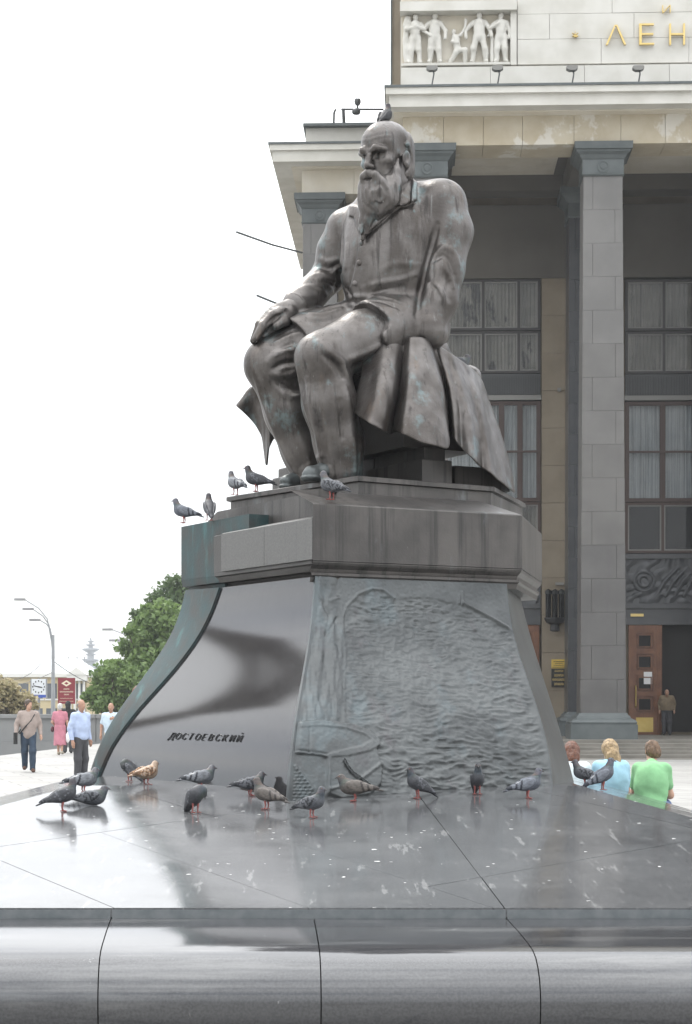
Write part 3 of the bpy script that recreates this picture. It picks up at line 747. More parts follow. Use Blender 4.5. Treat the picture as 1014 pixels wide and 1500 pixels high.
# windows: two bays
def window(name, px0, px1, py0, py1, cols, mats, label=None, frm=None, by=WB+.12, cur=None, rail=None):
    e = empty(name); e.parent = lib; 
    if label: e['label'] = label
    x0, x1 = fx_(px0, by), fx_(px1, by); mid = (px0+px1)/2; z1, z0 = fz_(py0, mid, by), fz_(py1, mid, by)
    e.location = ((x0+x1)/2, by, z0); ox = (x0+x1)/2
    f_ = MB(); w_ = .09
    f_.box(x0-ox, x1-ox, 0, .14, 0, w_).box(x0-ox, x1-ox, 0, .14, z1-z0-w_, z1-z0)
    xs = [fx_(c, by)-ox for c in cols]
    for x in xs: f_.box(x-w_*.55, x+w_*.55, -.002, .138, w_, z1-z0-w_)
    f_.build('frame', frm or M['frame'], e)
    for a, b in zip(xs[:-1], xs[1:]):
        a += w_*.55; b -= w_*.55; s_ = MB(); q = .05; H = z1-z0-w_
        s_.box(a, a+q, .03, .10, w_, H).box(b-q, b, .03, .10, w_, H).box(a+q, b-q, .03, .10, w_, w_+q).box(a+q, b-q, .03, .10, H-q, H)
        s_.build('sash', mats, e)
        MB().box(a+q, b-q, .06, .07, w_+q, H-q).build('pane', M['glass'], e)
    if cur:
        n = 90; v = []; f = []
        for i in range(n):
            x = x0-ox+.1+(x1-x0-.2)*i/(n-1); y = .26+.05*math.sin(i*1.9)+.02*math.sin(i*.7)
            v += [(x, y, .1), (x, y, z1-z0-.1)]
        f = [(2*i, 2*i+2, 2*i+3, 2*i+1) for i in range(n-1)]
        mesh_obj('curtain', v, f, cur, e, True)
    return e
for bay, (bx0, bx1, cs) in enumerate(((640, 792, ([642, 708, 760, 790])), (916, 1084, ([918, 973, 1026, 1082])))):
    lab = ('behind the statue', 'over the doors')[bay]
    window('window', bx0, bx1, 409, 484, cs, M['sash'], 'dark top window with drawn ochre curtains '+lab, cur=M['curtain'])
    window('window', bx0, bx1, 485, 547, cs, M['sash'], 'dark lower sash row '+lab, cur=M['curtain'])
    e = bb('spandrel', bx0, bx1, 548, 587, WB+.15, WB+.3, M['spandrel'])
    m_ = MB(); n_ = 44; xa, xb = fx_(bx0, WB+.1), fx_(bx1, WB+.1); za, zb_ = fz_(551, (bx0+bx1)/2, WB+.1), fz_(578, (bx0+bx1)/2, WB+.1)
    for i in range(n_):
        x = xa+(xb-xa)*(i+.5)/n_; m_.box(x-.018, x+.018, WB+.10, WB+.152, zb_, za)
    m_.build('spandrel_ribs', M['spandrel'], lib, kind='stuff')
    bb('spandrel_ledge', bx0-1, bx1+1, 579, 586, WB+.02, WB+.149, M['sash'])
    cb = [bx0+2, bx0+(55 if bay else 95), bx0+(110 if bay else 122), bx1-2]
    window('window', bx0, bx1, 588, 735, cb, M['frame_b'], 'tall window with pale curtains '+lab, M['frame_b'], cur=M['curtain_b'])
    bb('window_rail', bx0+4, bx1-4, 660, 663, WB+.1, WB+.2, M['frame_b'])
    window('window', bx0, bx1, 736, 810, cb, M['sash'], 'low dark window '+lab, M['frame_b'], cur=M['curtain'] if bay == 0 else None)
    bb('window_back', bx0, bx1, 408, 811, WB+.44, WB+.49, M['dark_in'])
    # carved panel and lintel
    bb('panel_surround', bx0, bx1, 811.5, 912, WB+.12, WB+.49, M['labr'])
    bb('panel_ledge', bx0, bx1, 811, 818, WB+.0, WB+.119, M['labr']); bb('panel_ledge', bx0, bx1, 884, 891, WB+.0, WB+.119, M['labr'])
    g = SDF((fx_(bx0+6, WB)-.1, WB-.1, fz_(884, 950, WB)), (fx_(bx1-6, WB)+.1, WB+.2, fz_(818, 950, WB)), .035)
    z_ = (fz_(884, 950, WB)+fz_(818, 950, WB))/2; xm = fx_(bx0+28, WB)
    for rr in (.36, .2): 
        for q in range(14): g.cone((xm+rr*math.cos(q*.4488), WB+.11, z_+rr*math.sin(q*.4488)), (xm+rr*math.cos((q+1)*.4488), WB+.11, z_+rr*math.sin((q+1)*.4488)), .06, .06, .02)
    for q in range(9):
        g.chain([(xm+.45+q*.33, WB+.11, z_-.55), (xm+.75+q*.33, WB+.10, z_), (xm+1.25+q*.33, WB+.11, z_+.5)], [.05, .08, .05], .03)
    X_, Y_, Z_ = g.g((slice(None),)*3)
    wob = vnoise(X_*1.1, Y_*0, Z_*1.3, 3)*1.4; lines = np.sin((X_*1.3-Z_*1.5+wob)*6)*.5+vnoise(X_*5, Y_*0, Z_*5, 4)*.6
    g.d = np.minimum(g.d, (WB+.115-.05*lines)-Y_).astype(np.float32)*1
    g.d = np.maximum(np.minimum(g.d, Y_*0+g.d), -(Y_-(WB-.06))).astype(np.float32) if False else g.d
    g.d = np.where(Y_ > WB+.05, np.minimum(g.d, (WB+.10-.045*lines)-Y_), g.d).astype(np.float32)
    g.build('carved_panel', M['labr'], lib)
# doors: bay 2 has the open doorway, bay 1 is mostly hidden
def dr(px0, px1, label, openleaf=False):
    e = empty('door'); e.parent = lib; e['label'] = label
    by = WB+.05; x0, x1 = fx_(px0, by), fx_(px1, by); z1, z0 = fz_(916, (px0+px1)/2, by), ZFL
    e.location = (x0, by, z0); w_, h_ = x1-x0, z1-z0
    MB().box(0, .16, -.02, .12, 0, h_).box(w_-.16, w_, -.02, .12, 0, h_).box(.16, w_-.16, -.02, .12, h_-.18, h_).box(.16, w_-.16, -.0, .10, 0, .1).build('door_frame', M['wood'], e)
    pz = [.10+.62, .62+.62+.24]
    hs = (h_-.18-.1-.62)/4; leaf = MB()
    leaf.box(.161, .27, .0, .09, .1, h_-.18).box(w_-.27, w_-.161, .0, .09, .1, h_-.18)
    for i in range(5):
        zb = .1+.62+i*hs if i else .1+.5
        leaf.box(.27, w_-.27, .0, .09, .1+.62+i*hs-.09, min(.1+.62+i*hs+.09, h_-.18))
    leaf.build('leaf', M['wood'], e)
    MB().box(.27, w_-.27, .02, .08, .1, .1+.53).build('kick_plate', M['brass'], e)
    for i in range(4):
        zb, zt = .1+.62+i*hs+.09, .1+.62+(i+1)*hs-.09
        m_ = MB(); a, b, q = .27, w_-.27, .10
        m_.box(a, a+q, .05, .075, zb, zt).box(b-q, b, .05, .075, zb, zt).box(a+q, b-q, .05, .075, zb, zb+q).box(a+q, b-q, .05, .075, zt-q, zt).box(a+q*.6, a+q, -.03, .05, zb+q*.6, zt-q*.6).box(b-q, b-q*.6, -.03, .05, zb+q*.6, zt-q*.6).box(a+q, b-q, -.03, .05, zb+q*.6, zb+q).box(a+q, b-q, -.03, .05, zt-q, zt-q*.6); m_.build('panel_moulding', M['wood'], e)
        MB().box(a+q, b-q, .06, .07, zb+q, zt-q).build('pane', M['glass_dark'], e)
    MB().tube([(.25, -.03, 1.0), (.25, -.10, 1.05), (.25, -.10, 1.75), (.25, -.03, 1.8)], .025, 6).build('handle', M['brass'], e)
    return e, w_, h_
M['glass_dark'] = pbr('door_glass', (.012, .012, .012), None, 1, .25, spec=.15)
d1, dw, dh = dr(921, 968, 'brown wooden door with four small panes and a notice')
MB().box(.55, .85, -.012, -.004, 1.85, 2.3).build('paper_notice', flat('paper', (.75, .75, .75), .8), d1)
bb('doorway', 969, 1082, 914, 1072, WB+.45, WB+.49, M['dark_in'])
bb('door_jamb', 968.2, 970, 914, 1072, WB+.05, WB+.44, M['wood'])
dr(1040, 1084, 'brown wooden door at the right of the entrance')
dr(648, 700, 'brown wooden door behind the pedestal'); dr(740, 790, 'brown wooden door beside the lantern')
bb('door_lintel', 640, 792, 905, 915, WB+.02, WB+.119, M['labr']); bb('door_lintel', 917, 1084, 905, 915, WB+.02, WB+.119, M['labr'])
bb('small_sign', 924, 943, 899, 903, WB-.02, WB+.019, M['gold'])
bb('junction_box', 817, 822, 568, 573, WB-.12, WB-.002, M['sash']); bb('junction_box', 814, 826, 853, 857, WB-.12, WB-.002, M['sash'])
# left wing
WY = 6.5
zw = fz_(284, 470, WY)
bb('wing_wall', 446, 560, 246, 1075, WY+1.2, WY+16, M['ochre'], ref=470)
e = pillar(fx_(468.5, WY), WY, zw, 1.36, 1.22, 'pillar', 9, 'pale stone corner pilaster of the side wing')
blocks(442, 600, 246, 284, WY-.02, 1, 2.1, M['limestone_y'], 'frieze_block', seed=21, dep=1.6)
x0c = fx_(415, WY-1.1)
for (o_, p0, p1, m_) in ((1.15, 207, 210, 'capital'), (1.1, 210.3, 219, 'limestone'), (1.0, 219.3, 236, 'limestone'), (.35, 236.3, 246, 'limestone_y')):
    xl = fx_(442, WY)-o_*.98
    MB().box(xl, fx_(600, WY), WY-o_, WY+16, fz_(p1, 470, WY-o_), fz_(p0, 470, WY-o_)).build('wing_cornice', M[m_], lib)
bb('wing_attic', 448, 600, 184, 207, WY-.6, WY+14, M['limestone'], ref=470)
bb('wing_attic_cap', 444, 600, 180, 184, WY-.9, WY+14, M['capital'], ref=470)
# roof rails / lamp on the wing roof
mb = MB(); zr = fz_(180, 500, WY-.5)
X = lambda p: fx_(p, WY-.3)
mb.tube([(X(489), WY-.3, zr), (X(489.5), WY-.3, fz_(165, 500, WY-.3)), (X(492), WY-.3, fz_(160, 500, WY-.3))], .04, 6)
mb.tube([(X(504), WY-.3, zr), (X(503), WY-.3, fz_(160, 500, WY-.3))], .06, 6).tube([(X(500), WY-.3, fz_(160, 500, WY-.3)), (X(562), WY-.3, fz_(161, 500, WY-.3))], .035, 6)
mb.tube([(X(524), WY-.3, fz_(147, 500, WY-.3)), (X(524), WY-.3, fz_(161, 500, WY-.3))], .035, 6).build('roof_rail', M['black'], lib)
g = SDF((X(524)-.4, WY-.7, fz_(168, 500, WY-.3)), (X(524)+.4, WY+.1, fz_(145, 500, WY-.3)), .03)
g.ell((X(522), WY-.3, fz_(164, 500, WY-.3)), (.16, .14, .13), k=.02).ell((X(524), WY-.3, fz_(149, 500, WY-.3)), (.12, .1, .16), k=.02).build('roof_lamp', M['spandrel'], lib)
# cables leaving the corner of the wing
for (a, b) in (((347, 340), (441, 367)), ((377, 433), (441, 453))):
    p0 = (fx_(b[0], WY)+.02, WY+.3, fz_(b[1], 470, WY)); q = P(a[0], a[1], 58); rel = A(q[0], q[1])-BP
    p1 = (rel@BE, rel@BN, q[2])
    MB().tube([p1, tuple((np.array(p0)*.5+np.array(p1)*.5)-[0, 0, .05]), p0], .035, 6).build('cable_bracket', M['capital'], lib)
# floodlights on the ledge
for pxx in (633, 729, 838, 935):
    e = empty('floodlight'); e.parent = lib; e.location = (fx_(pxx, -.3), -.3, fz_(124, pxx, -.3))
    MB().tube([(0, 0, 0), (.06, 0, .35), (.02, .0, .5)], .025, 6).build('stem', M['spandrel'], e)
    MB().loft([[(s*a, t, z) for s, t in ((-1, -.12), (1, -.12), (1, .12), (-1, .12))] for a, z in ((.09, .44), (.18, .50), (.18, .57), (.14, .59))]).build('housing', M['sash'], e)
# gold lettering
def letter(ch, px0, px1, py0, py1, by=1.2, name='gold_letter'):
    cu = bpy.data.curves.new('t', 'FONT'); cu.body = ch; cu.extrude = .05; cu.offset = -.018; cu.resolution_u = 3
    to = bpy.data.objects.new('t', cu); COL.objects.link(to); bpy.context.view_layer.update()
    me = bpy.data.meshes.new_from_object(to.evaluated_get(bpy.context.evaluated_depsgraph_get())); bpy.data.objects.remove(to)
    co = np.zeros(len(me.vertices)*3, np.float32); me.vertices.foreach_get('co', co); co = co.reshape(-1, 3)
    lo, hi = co.min(0), co.max(0); x0, x1 = fx_(px0, by), fx_(px1, by); z0, z1 = fz_(py1, px0, by), fz_(py0, px0, by)
    v = np.stack([x0+(co[:, 0]-lo[0])/(hi[0]-lo[0])*(x1-x0), by-.06-co[:, 2], z0+(co[:, 1]-lo[1])/(hi[1]-lo[1])*(z1-z0)], -1)
    me.vertices.foreach_set('co', v.astype(np.float32).ravel()); me.update(); me.materials.append(M['gold'])
    o = bpy.data.objects.new(name, me); COL.objects.link(o); o.parent = lib
letter('Λ', 887, 917, 38, 67); letter('E', 936, 958, 36, 67); letter('H', 980, 1003, 36, 67); letter('И', 1024, 1047, 35, 66)
letter('И', 970, 982, 9, 20); letter('*', 838, 847, 47, 57)
# worker figures in the relief
def relief_man(pxc, top_, bot_, pose, seed):
    D0 = 1.28; xc = fx_(pxc, D0); z0 = fz_(bot_, pxc, D0); H = fz_(top_, pxc, D0)-z0; s = H/1.78
    g = SDF((xc-1.1*s, D0-.35, z0-.05), (xc+1.1*s, D0+.3, z0+H+.4), .034)
    q = lambda x, z, y=0: (xc+x*s, D0+.05-y*s, z0+z*s)
    if pose == 'kneel':
        g.chain([q(-.25, .05), q(.0, .48, .05), q(.1, .6)], [.10*s, .12*s, .14*s], .05); g.chain([q(.1, .6), q(.42, .55, .1), q(.42, .05, .05)], [.14*s, .11*s, .09*s], .05)
        g.chain([q(.1, .6), q(.0, 1.05), q(-.05, 1.2)], [.15*s, .18*s, .14*s], .06); g.ell(q(-.1, 1.45), (.12*s, .13*s, .15*s), k=.02)
        g.chain([q(-.1, 1.2), q(.2, 1.25, .1), q(.42, 1.6, .1)], [.08*s, .07*s, .06*s], .03); g.chain([q(.42, 1.6, .1), q(.45, 1.95, .1)], [.05*s, .06*s], .02); g.chain([q(.0, 1.15), q(-.2, .95, .12), q(.1, .9, .15)], [.08*s, .07*s, .06*s], .03)
    else:
        l = pose.get('legs', .14); g.chain([q(-.1, .9), q(-l, .48, .04), q(-l-.02, .06)], [.13*s, .105*s, .085*s], .05); g.chain([q(.1, .9), q(l, .48, .04), q(l+.04, .06)], [.13*s, .105*s, .085*s], .05)
        for sx in (-1, 1): g.cone(q(sx*(l+.02), .04), q(sx*(l+.08), .03, .12), .06*s, .05*s, .02)
        g.chain([q(0, .92), q(0, 1.15, .02), q(0, 1.36, .03)], [.17*s, .17*s, .19*s], .08); g.cone(q(-.16, 1.42), q(.16, 1.42), .09*s, .09*s, .05)
        g.cone(q(0, 1.45), q(.01, 1.56), .065*s, .06*s, .03); g.ell(q(.01, 1.66, .02), (.10*s, .11*s, .125*s), k=.015)
        for arm in pose['arms']:
            g.chain([q(*p) for p in arm], [.085*s, .07*s, .055*s], .03)
        for ex in pose.get('props', ()): g.chain([q(*p) for p in ex[0]], [ex[1]*s]*len(ex[0]), .02)
    X_, Y_, Z_ = g.g((slice(None),)*3)
    g.d -= (vnoise(X_*9, Y_*9, Z_*5, seed)*.02).astype(np.float32)
    g.build('relief_figure', M['limestone'], lib)
hang = lambda s, o=.3: [(s*.2, 1.42), (s*(o+.02), 1.12, .05), (s*o, .85, .1)]
relief_man(608, 20, 93, dict(arms=[[(-.2, 1.42), (-.3, 1.2, .15), (.05, 1.25, .2)], [(.2, 1.42), (.34, 1.2, .1), (.0, 1.3, .22)]], props=[([(-.3, .1), (-.34, .8), (-.3, 1.25)], .10), ([(-.3, 1.35), (-.25, 1.6)], .13)]), 1)
relief_man(637, 18, 92, dict(arms=[[(-.2, 1.42), (-.42, 1.15, .05), (-.18, .95, .15)], hang(1, .36)]), 2)
relief_man(668, 35, 92, 'kneel', 3)
relief_man(702, 17, 92, dict(legs=.2, arms=[hang(-1, .45), [(.2, 1.42), (.38, 1.15, .05), (.42, .9, .1)]], props=[([(.45, .05), (.45, .85)], .07)]), 4)
relief_man(734, 18, 91, dict(arms=[[(-.2, 1.42), (-.38, 1.2, .1), (-.1, 1.35, .2)], hang(1, .3)], props=[([(-.45, .95), (-.15, 1.5)], .05)]), 5)
bb('relief_ledge', 588, 747.5, 91.5, 95, 1.15, 1.499, M['limestone'])
# objects fixed to the front wall but things of their own
def wpt(px, py, by):
    bx, z = fb(px, py, by); p = BP+bx*BE+by*BN; return (p[0], p[1], z)
lp = wpt(813, 895, WB-.25); ln = empty('wall_lantern', lp, -BA, label='black iron wall lantern with glass tubes beside the dark inner pillar', cat='lantern')
for x in (-.24, 0, .24):
    MB().tube([(x, 0, -.25), (x, 0, .62)], .10, 10).build('lamp_tube', M['lampglass'] if 'lampglass' in M else M['glass_dark'], ln)
    MB().tube([(x, 0, .62), (x, 0, .74), (x, 0, .80)], [.12, .12, .03], 8).build('cap', M['black'], ln)
MB().loft([[(a*math.cos(t)*1.6, a*math.sin(t)*.7, z) for t in np.linspace(0, 2*math.pi, 13)[:-1]] for a, z in ((.06, -.75), (.11, -.72), (.10, -.5), (.2, -.42), (.24, -.30), (.24, -.24))]).box(-.08, .08, .05, .24, -.6, -.45).build('bracket', M['black'], ln)
sp_ = wpt(819, 986, WB-.06); sg = empty('wall_sign', sp_, -BA, label='yellow and black plaque with lines of gold lettering on ochre wall', cat='sign')
k_ = (70/F)
MB().box(-11*k_, 11*k_, 0, .05, 7*k_, 20*k_).build('plate', pbr('plaque_yellow', (.60, .42, .08), None, 1, .5), sg, label='yellow upper plate')
MB().box(-11*k_, 11*k_, 0, .05, -20*k_, 6.6*k_).build('plate', M['black'], sg, label='black lower plate')
# lines of lettering too small to read: rows of short letter-like strokes
for zz, hw_, hh, mt in ((17, 8, 1.6, 'black'), (14.2, 6, 1.2, 'black'), (11.4, 8, 1.3, 'black'), (8.6, 10, 1.2, 'black'), (3.2, 6.5, 2.8, 'gold'), (-3.2, 7, 3.4, 'gold'), (-9.6, 10, 3.6, 'gold'), (-16, 7, 3.6, 'gold')):
    n_ = int(hw_*1.1); m_ = MB(); rg = random.Random(int(zz*10))
    for q in range(n_):
        x = (-hw_+2*hw_*(q+.5)/n_)*k_; w_ = hw_/n_*k_*.75; z0, z1 = (zz-hh/2)*k_, (zz+hh/2)*k_; t_ = w_*.45
        m_.box(x-w_, x-w_+t_, -.010, -.002, z0, z1).box(x+w_-t_, x+w_, -.010, -.002, z0, z1)
        zc2 = rg.choice((z0+t_, (z0+z1)/2, z1-t_)); m_.box(x-w_+t_, x+w_-t_, -.010, -.002, zc2-t_*.5, zc2+t_*.5)
    m_.build('lettering', M[mt], sg, kind='stuff')
# ------------------------------------------------------------------ ground, square, parapet
def paving():
    m, t, b = nodes('paving'); g = t.nodes.new('ShaderNodeNewGeometry').outputs['Position']
    br = t.nodes.new('ShaderNodeTexBrick'); mp = t.nodes.new('ShaderNodeMapping'); mp.inputs['Rotation'].default_value = (0, 0, R(-17)); t.links.new(g, mp.inputs['Vector']); t.links.new(mp.outputs[0], br.inputs['Vector'])
    br.inputs['Scale'].default_value = 1.0; br.inputs['Brick Width'].default_value = 1.5; br.inputs['Row Height'].default_value = .75; br.inputs['Mortar Size'].default_value = .018
    br.inputs['Color1'].default_value = (.27, .265, .25, 1); br.inputs['Color2'].default_value = (.32, .315, .30, 1); br.inputs['Mortar'].default_value = (.15, .145, .14, 1)
    c = mixc(t, math_(t, 'MULTIPLY', ramp(t, noise_of(t, g, .35, 6), .4, .7), .5), br.outputs['Color'], (.23, .225, .215))
    t.links.new(c, b.inputs['Base Color']); b.inputs['Roughness'].default_value = .75
    bn = t.nodes.new('ShaderNodeBump'); bn.inputs['Strength'].default_value = .4; bn.inputs['Distance'].default_value = .01; t.links.new(br.outputs['Fac'], bn.inputs['Height']); bn.invert = True
    t.links.new(bn.outputs[0], b.inputs['Normal']); return m
M['paving'] = paving()
M['earth'] = pbr('far_ground', (.12, .12, .11), (.17, .165, .15), .05, .9)
tag(MB().box(-900, 900, -500, 4000, -4, -1.2).build('ground', M['earth']), kind='structure')
e0, e1 = P(-60, 1114, 1.75*F/89), P(175, 1086, 1.75*F/61)
edge = [(-70, 44), tuple(e0[:2]), tuple(e1[:2]), (-12, 130), (60, 130), (60, -40), (-70, -40)]
tag(MB().prism(edge[::-1], -1.19, 0).build('pavement', M['paving']), kind='structure')
M['wallstone'] = pbr('parapet_granite', (.22, .225, .225), (.27, .272, .27), .6, .75, 0, .04, 10, layers=[((.17, .17, .17), 1.0, (1.5, 1.5, .4), .55, .75, .5)])
pw = empty('parapet_wall', (-13, 80, -1.2), label='long grey granite parapet wall at the edge of the square', cat='wall')
for i in range(9):
    x0 = -20.5+i*2.62-.0
    MB().bbox(x0+.008-(-13), x0+2.612+13, -.35, .35, 1.2, 2.18, .02).build('wall_block', M['wallstone'], pw)
    MB().bbox(x0+.004+13, x0+2.616+13, -.45, .45, 2.18, 2.34, .02).build('coping', M['wallstone'], pw)
MB().box(-8, 17, -.55, .55, 0, 1.196).build('wall_foot', M['wallstone'], pw)
# steps / far ground behind
# ------------------------------------------------------------------ street furniture and far buildings on the left
M['steel'] = flat('galvanised_steel', (.30, .31, .32), .45, .6)
M['lampwhite'] = flat('lamp_housing', (.25, .25, .25), .5)
def lamp(px, D, top, arms, zb=-1.2, label='', side=-1):
    x = (px-CX)/F*D; e = empty('street_lamp', (x, D, zb), label=label, cat='street lamp', group=None)
    zt = CZ+(HY-top)/F*D-zb
    MB().tube([(0, 0, 0), (0, 0, zt*.5), (0, 0, zt)], [.19, .14, .10], 10).build('pole', M['steel'], e)
    for k, (dx, dy, drop) in enumerate(arms):
        sx, sz = dx*D/F, dy*D/F; z0 = zt-drop*D/F
        pts = [(0, 0, z0-1.4), (sx*.06, 0, z0-.4), (sx*.2, 0, z0+sz*.45), (sx*.5, 0, z0+sz*.75), (sx, 0, z0+sz)]
        a = MB().tube(pts, [.07, .06, .05, .045, .04], 6).build('arm', M['steel'], e)
        MB().loft([[(sx+(t*.75*(1 if sx < 0 else -1)*-1), y_*w_, z0+sz+zz) for y_, zz in ((-1, -.09), (1, -.09), (1, .08), (-1, .08))] for t, w_ in ((-.1, .1), (.15, .2), (.8, .18), (1.0, .06))]).build('lamp_head', M['lampwhite'], e)
    return e
lamp(78, 140, 930, ((-42, 52, 0), (-30, 42, 4), (-20, 24, 2)), label='tall grey street lamp with three curved arms beside the red sign')
lamp(212, 150, 960, ((-48, 38, 0), (-38, 26, 4), (-30, 12, 6)), label='street lamp whose arms show beside the green trees')
def board(px0, px1, py0, py1, D, label, cat='sign'):
    x0, x1 = (px0-CX)/F*D, (px1-CX)/F*D; z0, z1 = CZ+(HY-py1)/F*D, CZ+(HY-py0)/F*D
    return empty('signboard', ((x0+x1)/2, D, z0), label=label, cat=cat), x1-x0, z1-z0
M['signred'] = flat('sign_red', (.22, .02, .03), .5); M['signwhite'] = flat('sign_white', (.72, .74, .76), .5); M['signblue'] = flat('sign_blue', (.04, .09, .40), .5); M['signcream'] = flat('sign_cream', (.75, .66, .5), .5)
e, w_, h_ = board(45.5, 68, 994.5, 1022, 120, 'white square street clock with dark hands and blue strip', 'clock')
MB().box(-w_/2, w_/2, 0, .2, h_*.16, h_).build('face', M['signwhite'], e); MB().box(-w_/2, w_/2, -.01, .2, 0, h_*.155).build('strip', M['signblue'], e)
for x in (-1, 1): MB().box(x*w_/2-.03, x*w_/2+.03, -.02, .21, .0, h_+.02).build('frame', M['steel'], e)
cx, cz = 0, h_*.58; rr = w_*.38
for k in range(12):
    a = k*math.pi/6; MB().box(-.03, .03, -.02, -.005, -.05, .05).build('hour_mark', M['black'], e).location = (cx+rr*math.sin(a), 0, cz+rr*math.cos(a))
for a, L_, q in ((R(100), rr*.62, .035), (R(282), rr*.9, .025)):
    o = MB().box(-q, q, -.03, -.021, -.05, L_).build('hand', M['black'], e); o.location = (cx, 0, cz); o.rotation_euler = (0, a, 0)
MB().tube([(0, .1, -4), (0, .1, 0)], .08, 8).build('post', M['steel'], e)
e, w_, h_ = board(85, 110, 993, 1031, 120, 'dark red signboard with cream diamond emblem and lettering')
MB().box(-w_/2, w_/2, 0, .15, 0, h_).build('panel', M['signred'], e)
d_ = MB(); zc_ = h_*.79
for s0, s1 in ((.20, .30),): 
    d_.v = [(-w_*s1, -.012, zc_), (0, -.012, zc_-w_*s1*.62), (w_*s1, -.012, zc_), (0, -.012, zc_+w_*s1*.62)]; d_.f = [(0, 1, 2, 3)]
d_.build('emblem', M['signcream'], e)
d2 = MB(); d2.v = [(-w_*.13, -.018, zc_), (0, -.018, zc_-w_*.08), (w_*.13, -.018, zc_), (0, -.018, zc_+w_*.08)]; d2.f = [(0, 1, 2, 3)]; d2.build('emblem', M['signred'], e)
for zz, ww, hh in ((.57, .17, .05), (.465, .40, .05), (.36, .15, .05), (.21, .38, .02), (.10, .42, .02)):
    n_ = max(2, int(ww*2*16)); m_ = MB(); rg = random.Random(int(zz*99))
    for k in range(n_):
        x = -w_*ww+(2*w_*ww)*(k+.5)/n_; q = w_*ww/n_*.72
        m_.box(x-q, x-q*.45, -.012, -.002, h_*(zz-hh/2), h_*(zz+hh/2)).box(x+q*.4, x+q, -.012, -.002, h_*(zz-hh/2), h_*(zz+hh/2))
        zz2 = h_*(zz+rg.choice((-.4, 0, .4))*hh); m_.box(x-q*.45, x+q*.4, -.012, -.002, zz2-h_*.004, zz2+h_*.004)
    m_.build('lettering', M['signcream'], e, kind='stuff')
MB().tube([(0, .1, -4), (0, .1, 0)], .08, 8).build('post', M['steel'], e)
# pale yellow classical house
M['stucco'] = pbr('yellow_stucco', (.52, .42, .24), (.57, .48, .30), .2, .85); M['stwhite'] = pbr('white_stucco', (.66, .65, .60), (.7, .69, .66), .3, .85)
M['roofm'] = pbr('pale_metal_roof', (.36, .38, .38), (.42, .44, .44), .3, .5); M['winfar'] = pbr('far_window', (.07, .08, .09), (.12, .13, .14), .4, .2)
def far_house(px0, px1, eave, D, label, mat, roof=True, nwin=8, portico=None, dep=14):
    x0, x1 = (px0-CX)/F*D, (px1-CX)/F*D; ze = CZ+(HY-eave)/F*D+1.2
    e = empty('house', (x0, D, -1.2), label=label, cat='house'); W_ = x1-x0
    MB().box(0, W_, 0, dep, 0, ze).build('wall', M[mat], e)
    MB().box(-.4, W_+.4, -.5, dep+.4, ze, ze+.45).build('eave', M['stwhite'], e)
    if roof:
        MB().loft([[(-.3, -.4, ze+.45), (W_+.3, -.4, ze+.45), (W_+.3, dep, ze+.45), (-.3, dep, ze+.45)], [(2, dep*.4, ze+2.2), (W_-2, dep*.4, ze+2.2), (W_-2, dep*.6, ze+2.2), (2, dep*.6, ze+2.2)]]).build('roof', M['roofm'], e)
    for i in range(nwin):
        x = W_*(i+.5)/nwin
        for zb in (ze-5.2, ze-2.4):
            wd = MB().box(x-.6, x+.6, -.06, -.01, zb, zb+1.7).build('window', M['winfar'], e)
            MB().box(x-.75, x+.75, -.14, -.061, zb-.2, zb-.02).build('sill', M['stwhite'], wd)
    if portico:
        for i in range(4):
            xx = portico+i*.5; MB().tube([(xx, -1.2, 0), (xx, -1.2, ze-.4)], [.15, .13], 10).build('column', M['stwhite'], e)
        MB().box(portico-.3, portico+1.8, -1.8, -.02, ze-.4, ze+.25).build('entablature', M['stwhite'], e)
        m_ = MB(); m_.loft([[(portico-.45, y, ze+.25), (portico+1.95, y, ze+.25), (portico+.75, y, ze+1.1)] for y in (-1.9, .5)]); m_.build('pediment', M['stwhite'], e)
    return e
h1 = far_house(-60, 128, 992, 215, 'pale yellow classical house with columned porch beyond the parapet', 'stucco', nwin=9, portico=12.7)
mb = MB()
for k in range(40): mb.box(.4+k*.35, .43+k*.35, .0, .03, 7.9-3.6+2.4+0, 7.9-3.6+3.2)
h2 = far_house(118, 240, 1000, 250, 'white plain house wall between the porch and the trees', 'stwhite', nwin=5)
# brown roof box, pale dome-like roofs behind
D = 260
e = empty('roof_turret', (P(5, 995, D)[0], D, 0), label='brown boxy roof turret above the yellow house', cat='turret')
x1_ = (22-CX)/F*D-e.location[0]; zt_ = CZ+(HY-978)/F*D
MB().box(0, x1_, 0, 3, 2, zt_).build('wall', pbr('brown_brick', (.22, .13, .08), (.27, .17, .11), 1, .9), e)
MB().loft([[(-.4, -.4, zt_), (x1_+.4, -.4, zt_), (x1_+.4, 3.4, zt_), (-.4, 3.4, zt_)], [(x1_*.3, 1.2, zt_+.5), (x1_*.7, 1.2, zt_+.5), (x1_*.7, 1.8, zt_+.5), (x1_*.3, 1.8, zt_+.5)]]).build('roof', M['roofm'], e)
h3 = far_house(-80, 60, 976, 420, 'far pale glass-roofed building behind the yellow house', 'stwhite', nwin=6)
# rooftop aerials
for k, pxx in enumerate((101, 107, 113, 117, 124)):
    D = 232; e = empty('rooftop_mast', ((pxx-CX)/F*D, D, 3.4), label=('thin roof mast next to the red sign','thin shorter roof mast second after the red sign','thin roof mast in the middle of its row','thin shorter roof mast second from the distant tower','thin roof mast next to the distant tower')[k], cat='mast', group='masts on the house roof')
    hh = CZ+(HY-(962+k % 2*4))/F*D-3.4
    MB().tube([(0, 0, 0), (0, 0, hh)], .07, 6).build('pole', M['steel'], e)
    for zz in (.62, .78, .9): MB().box(-.35+.1*k % .2, .35, -.03, .03, hh*zz, hh*zz+.09).build('crossbar', M['steel'], e)
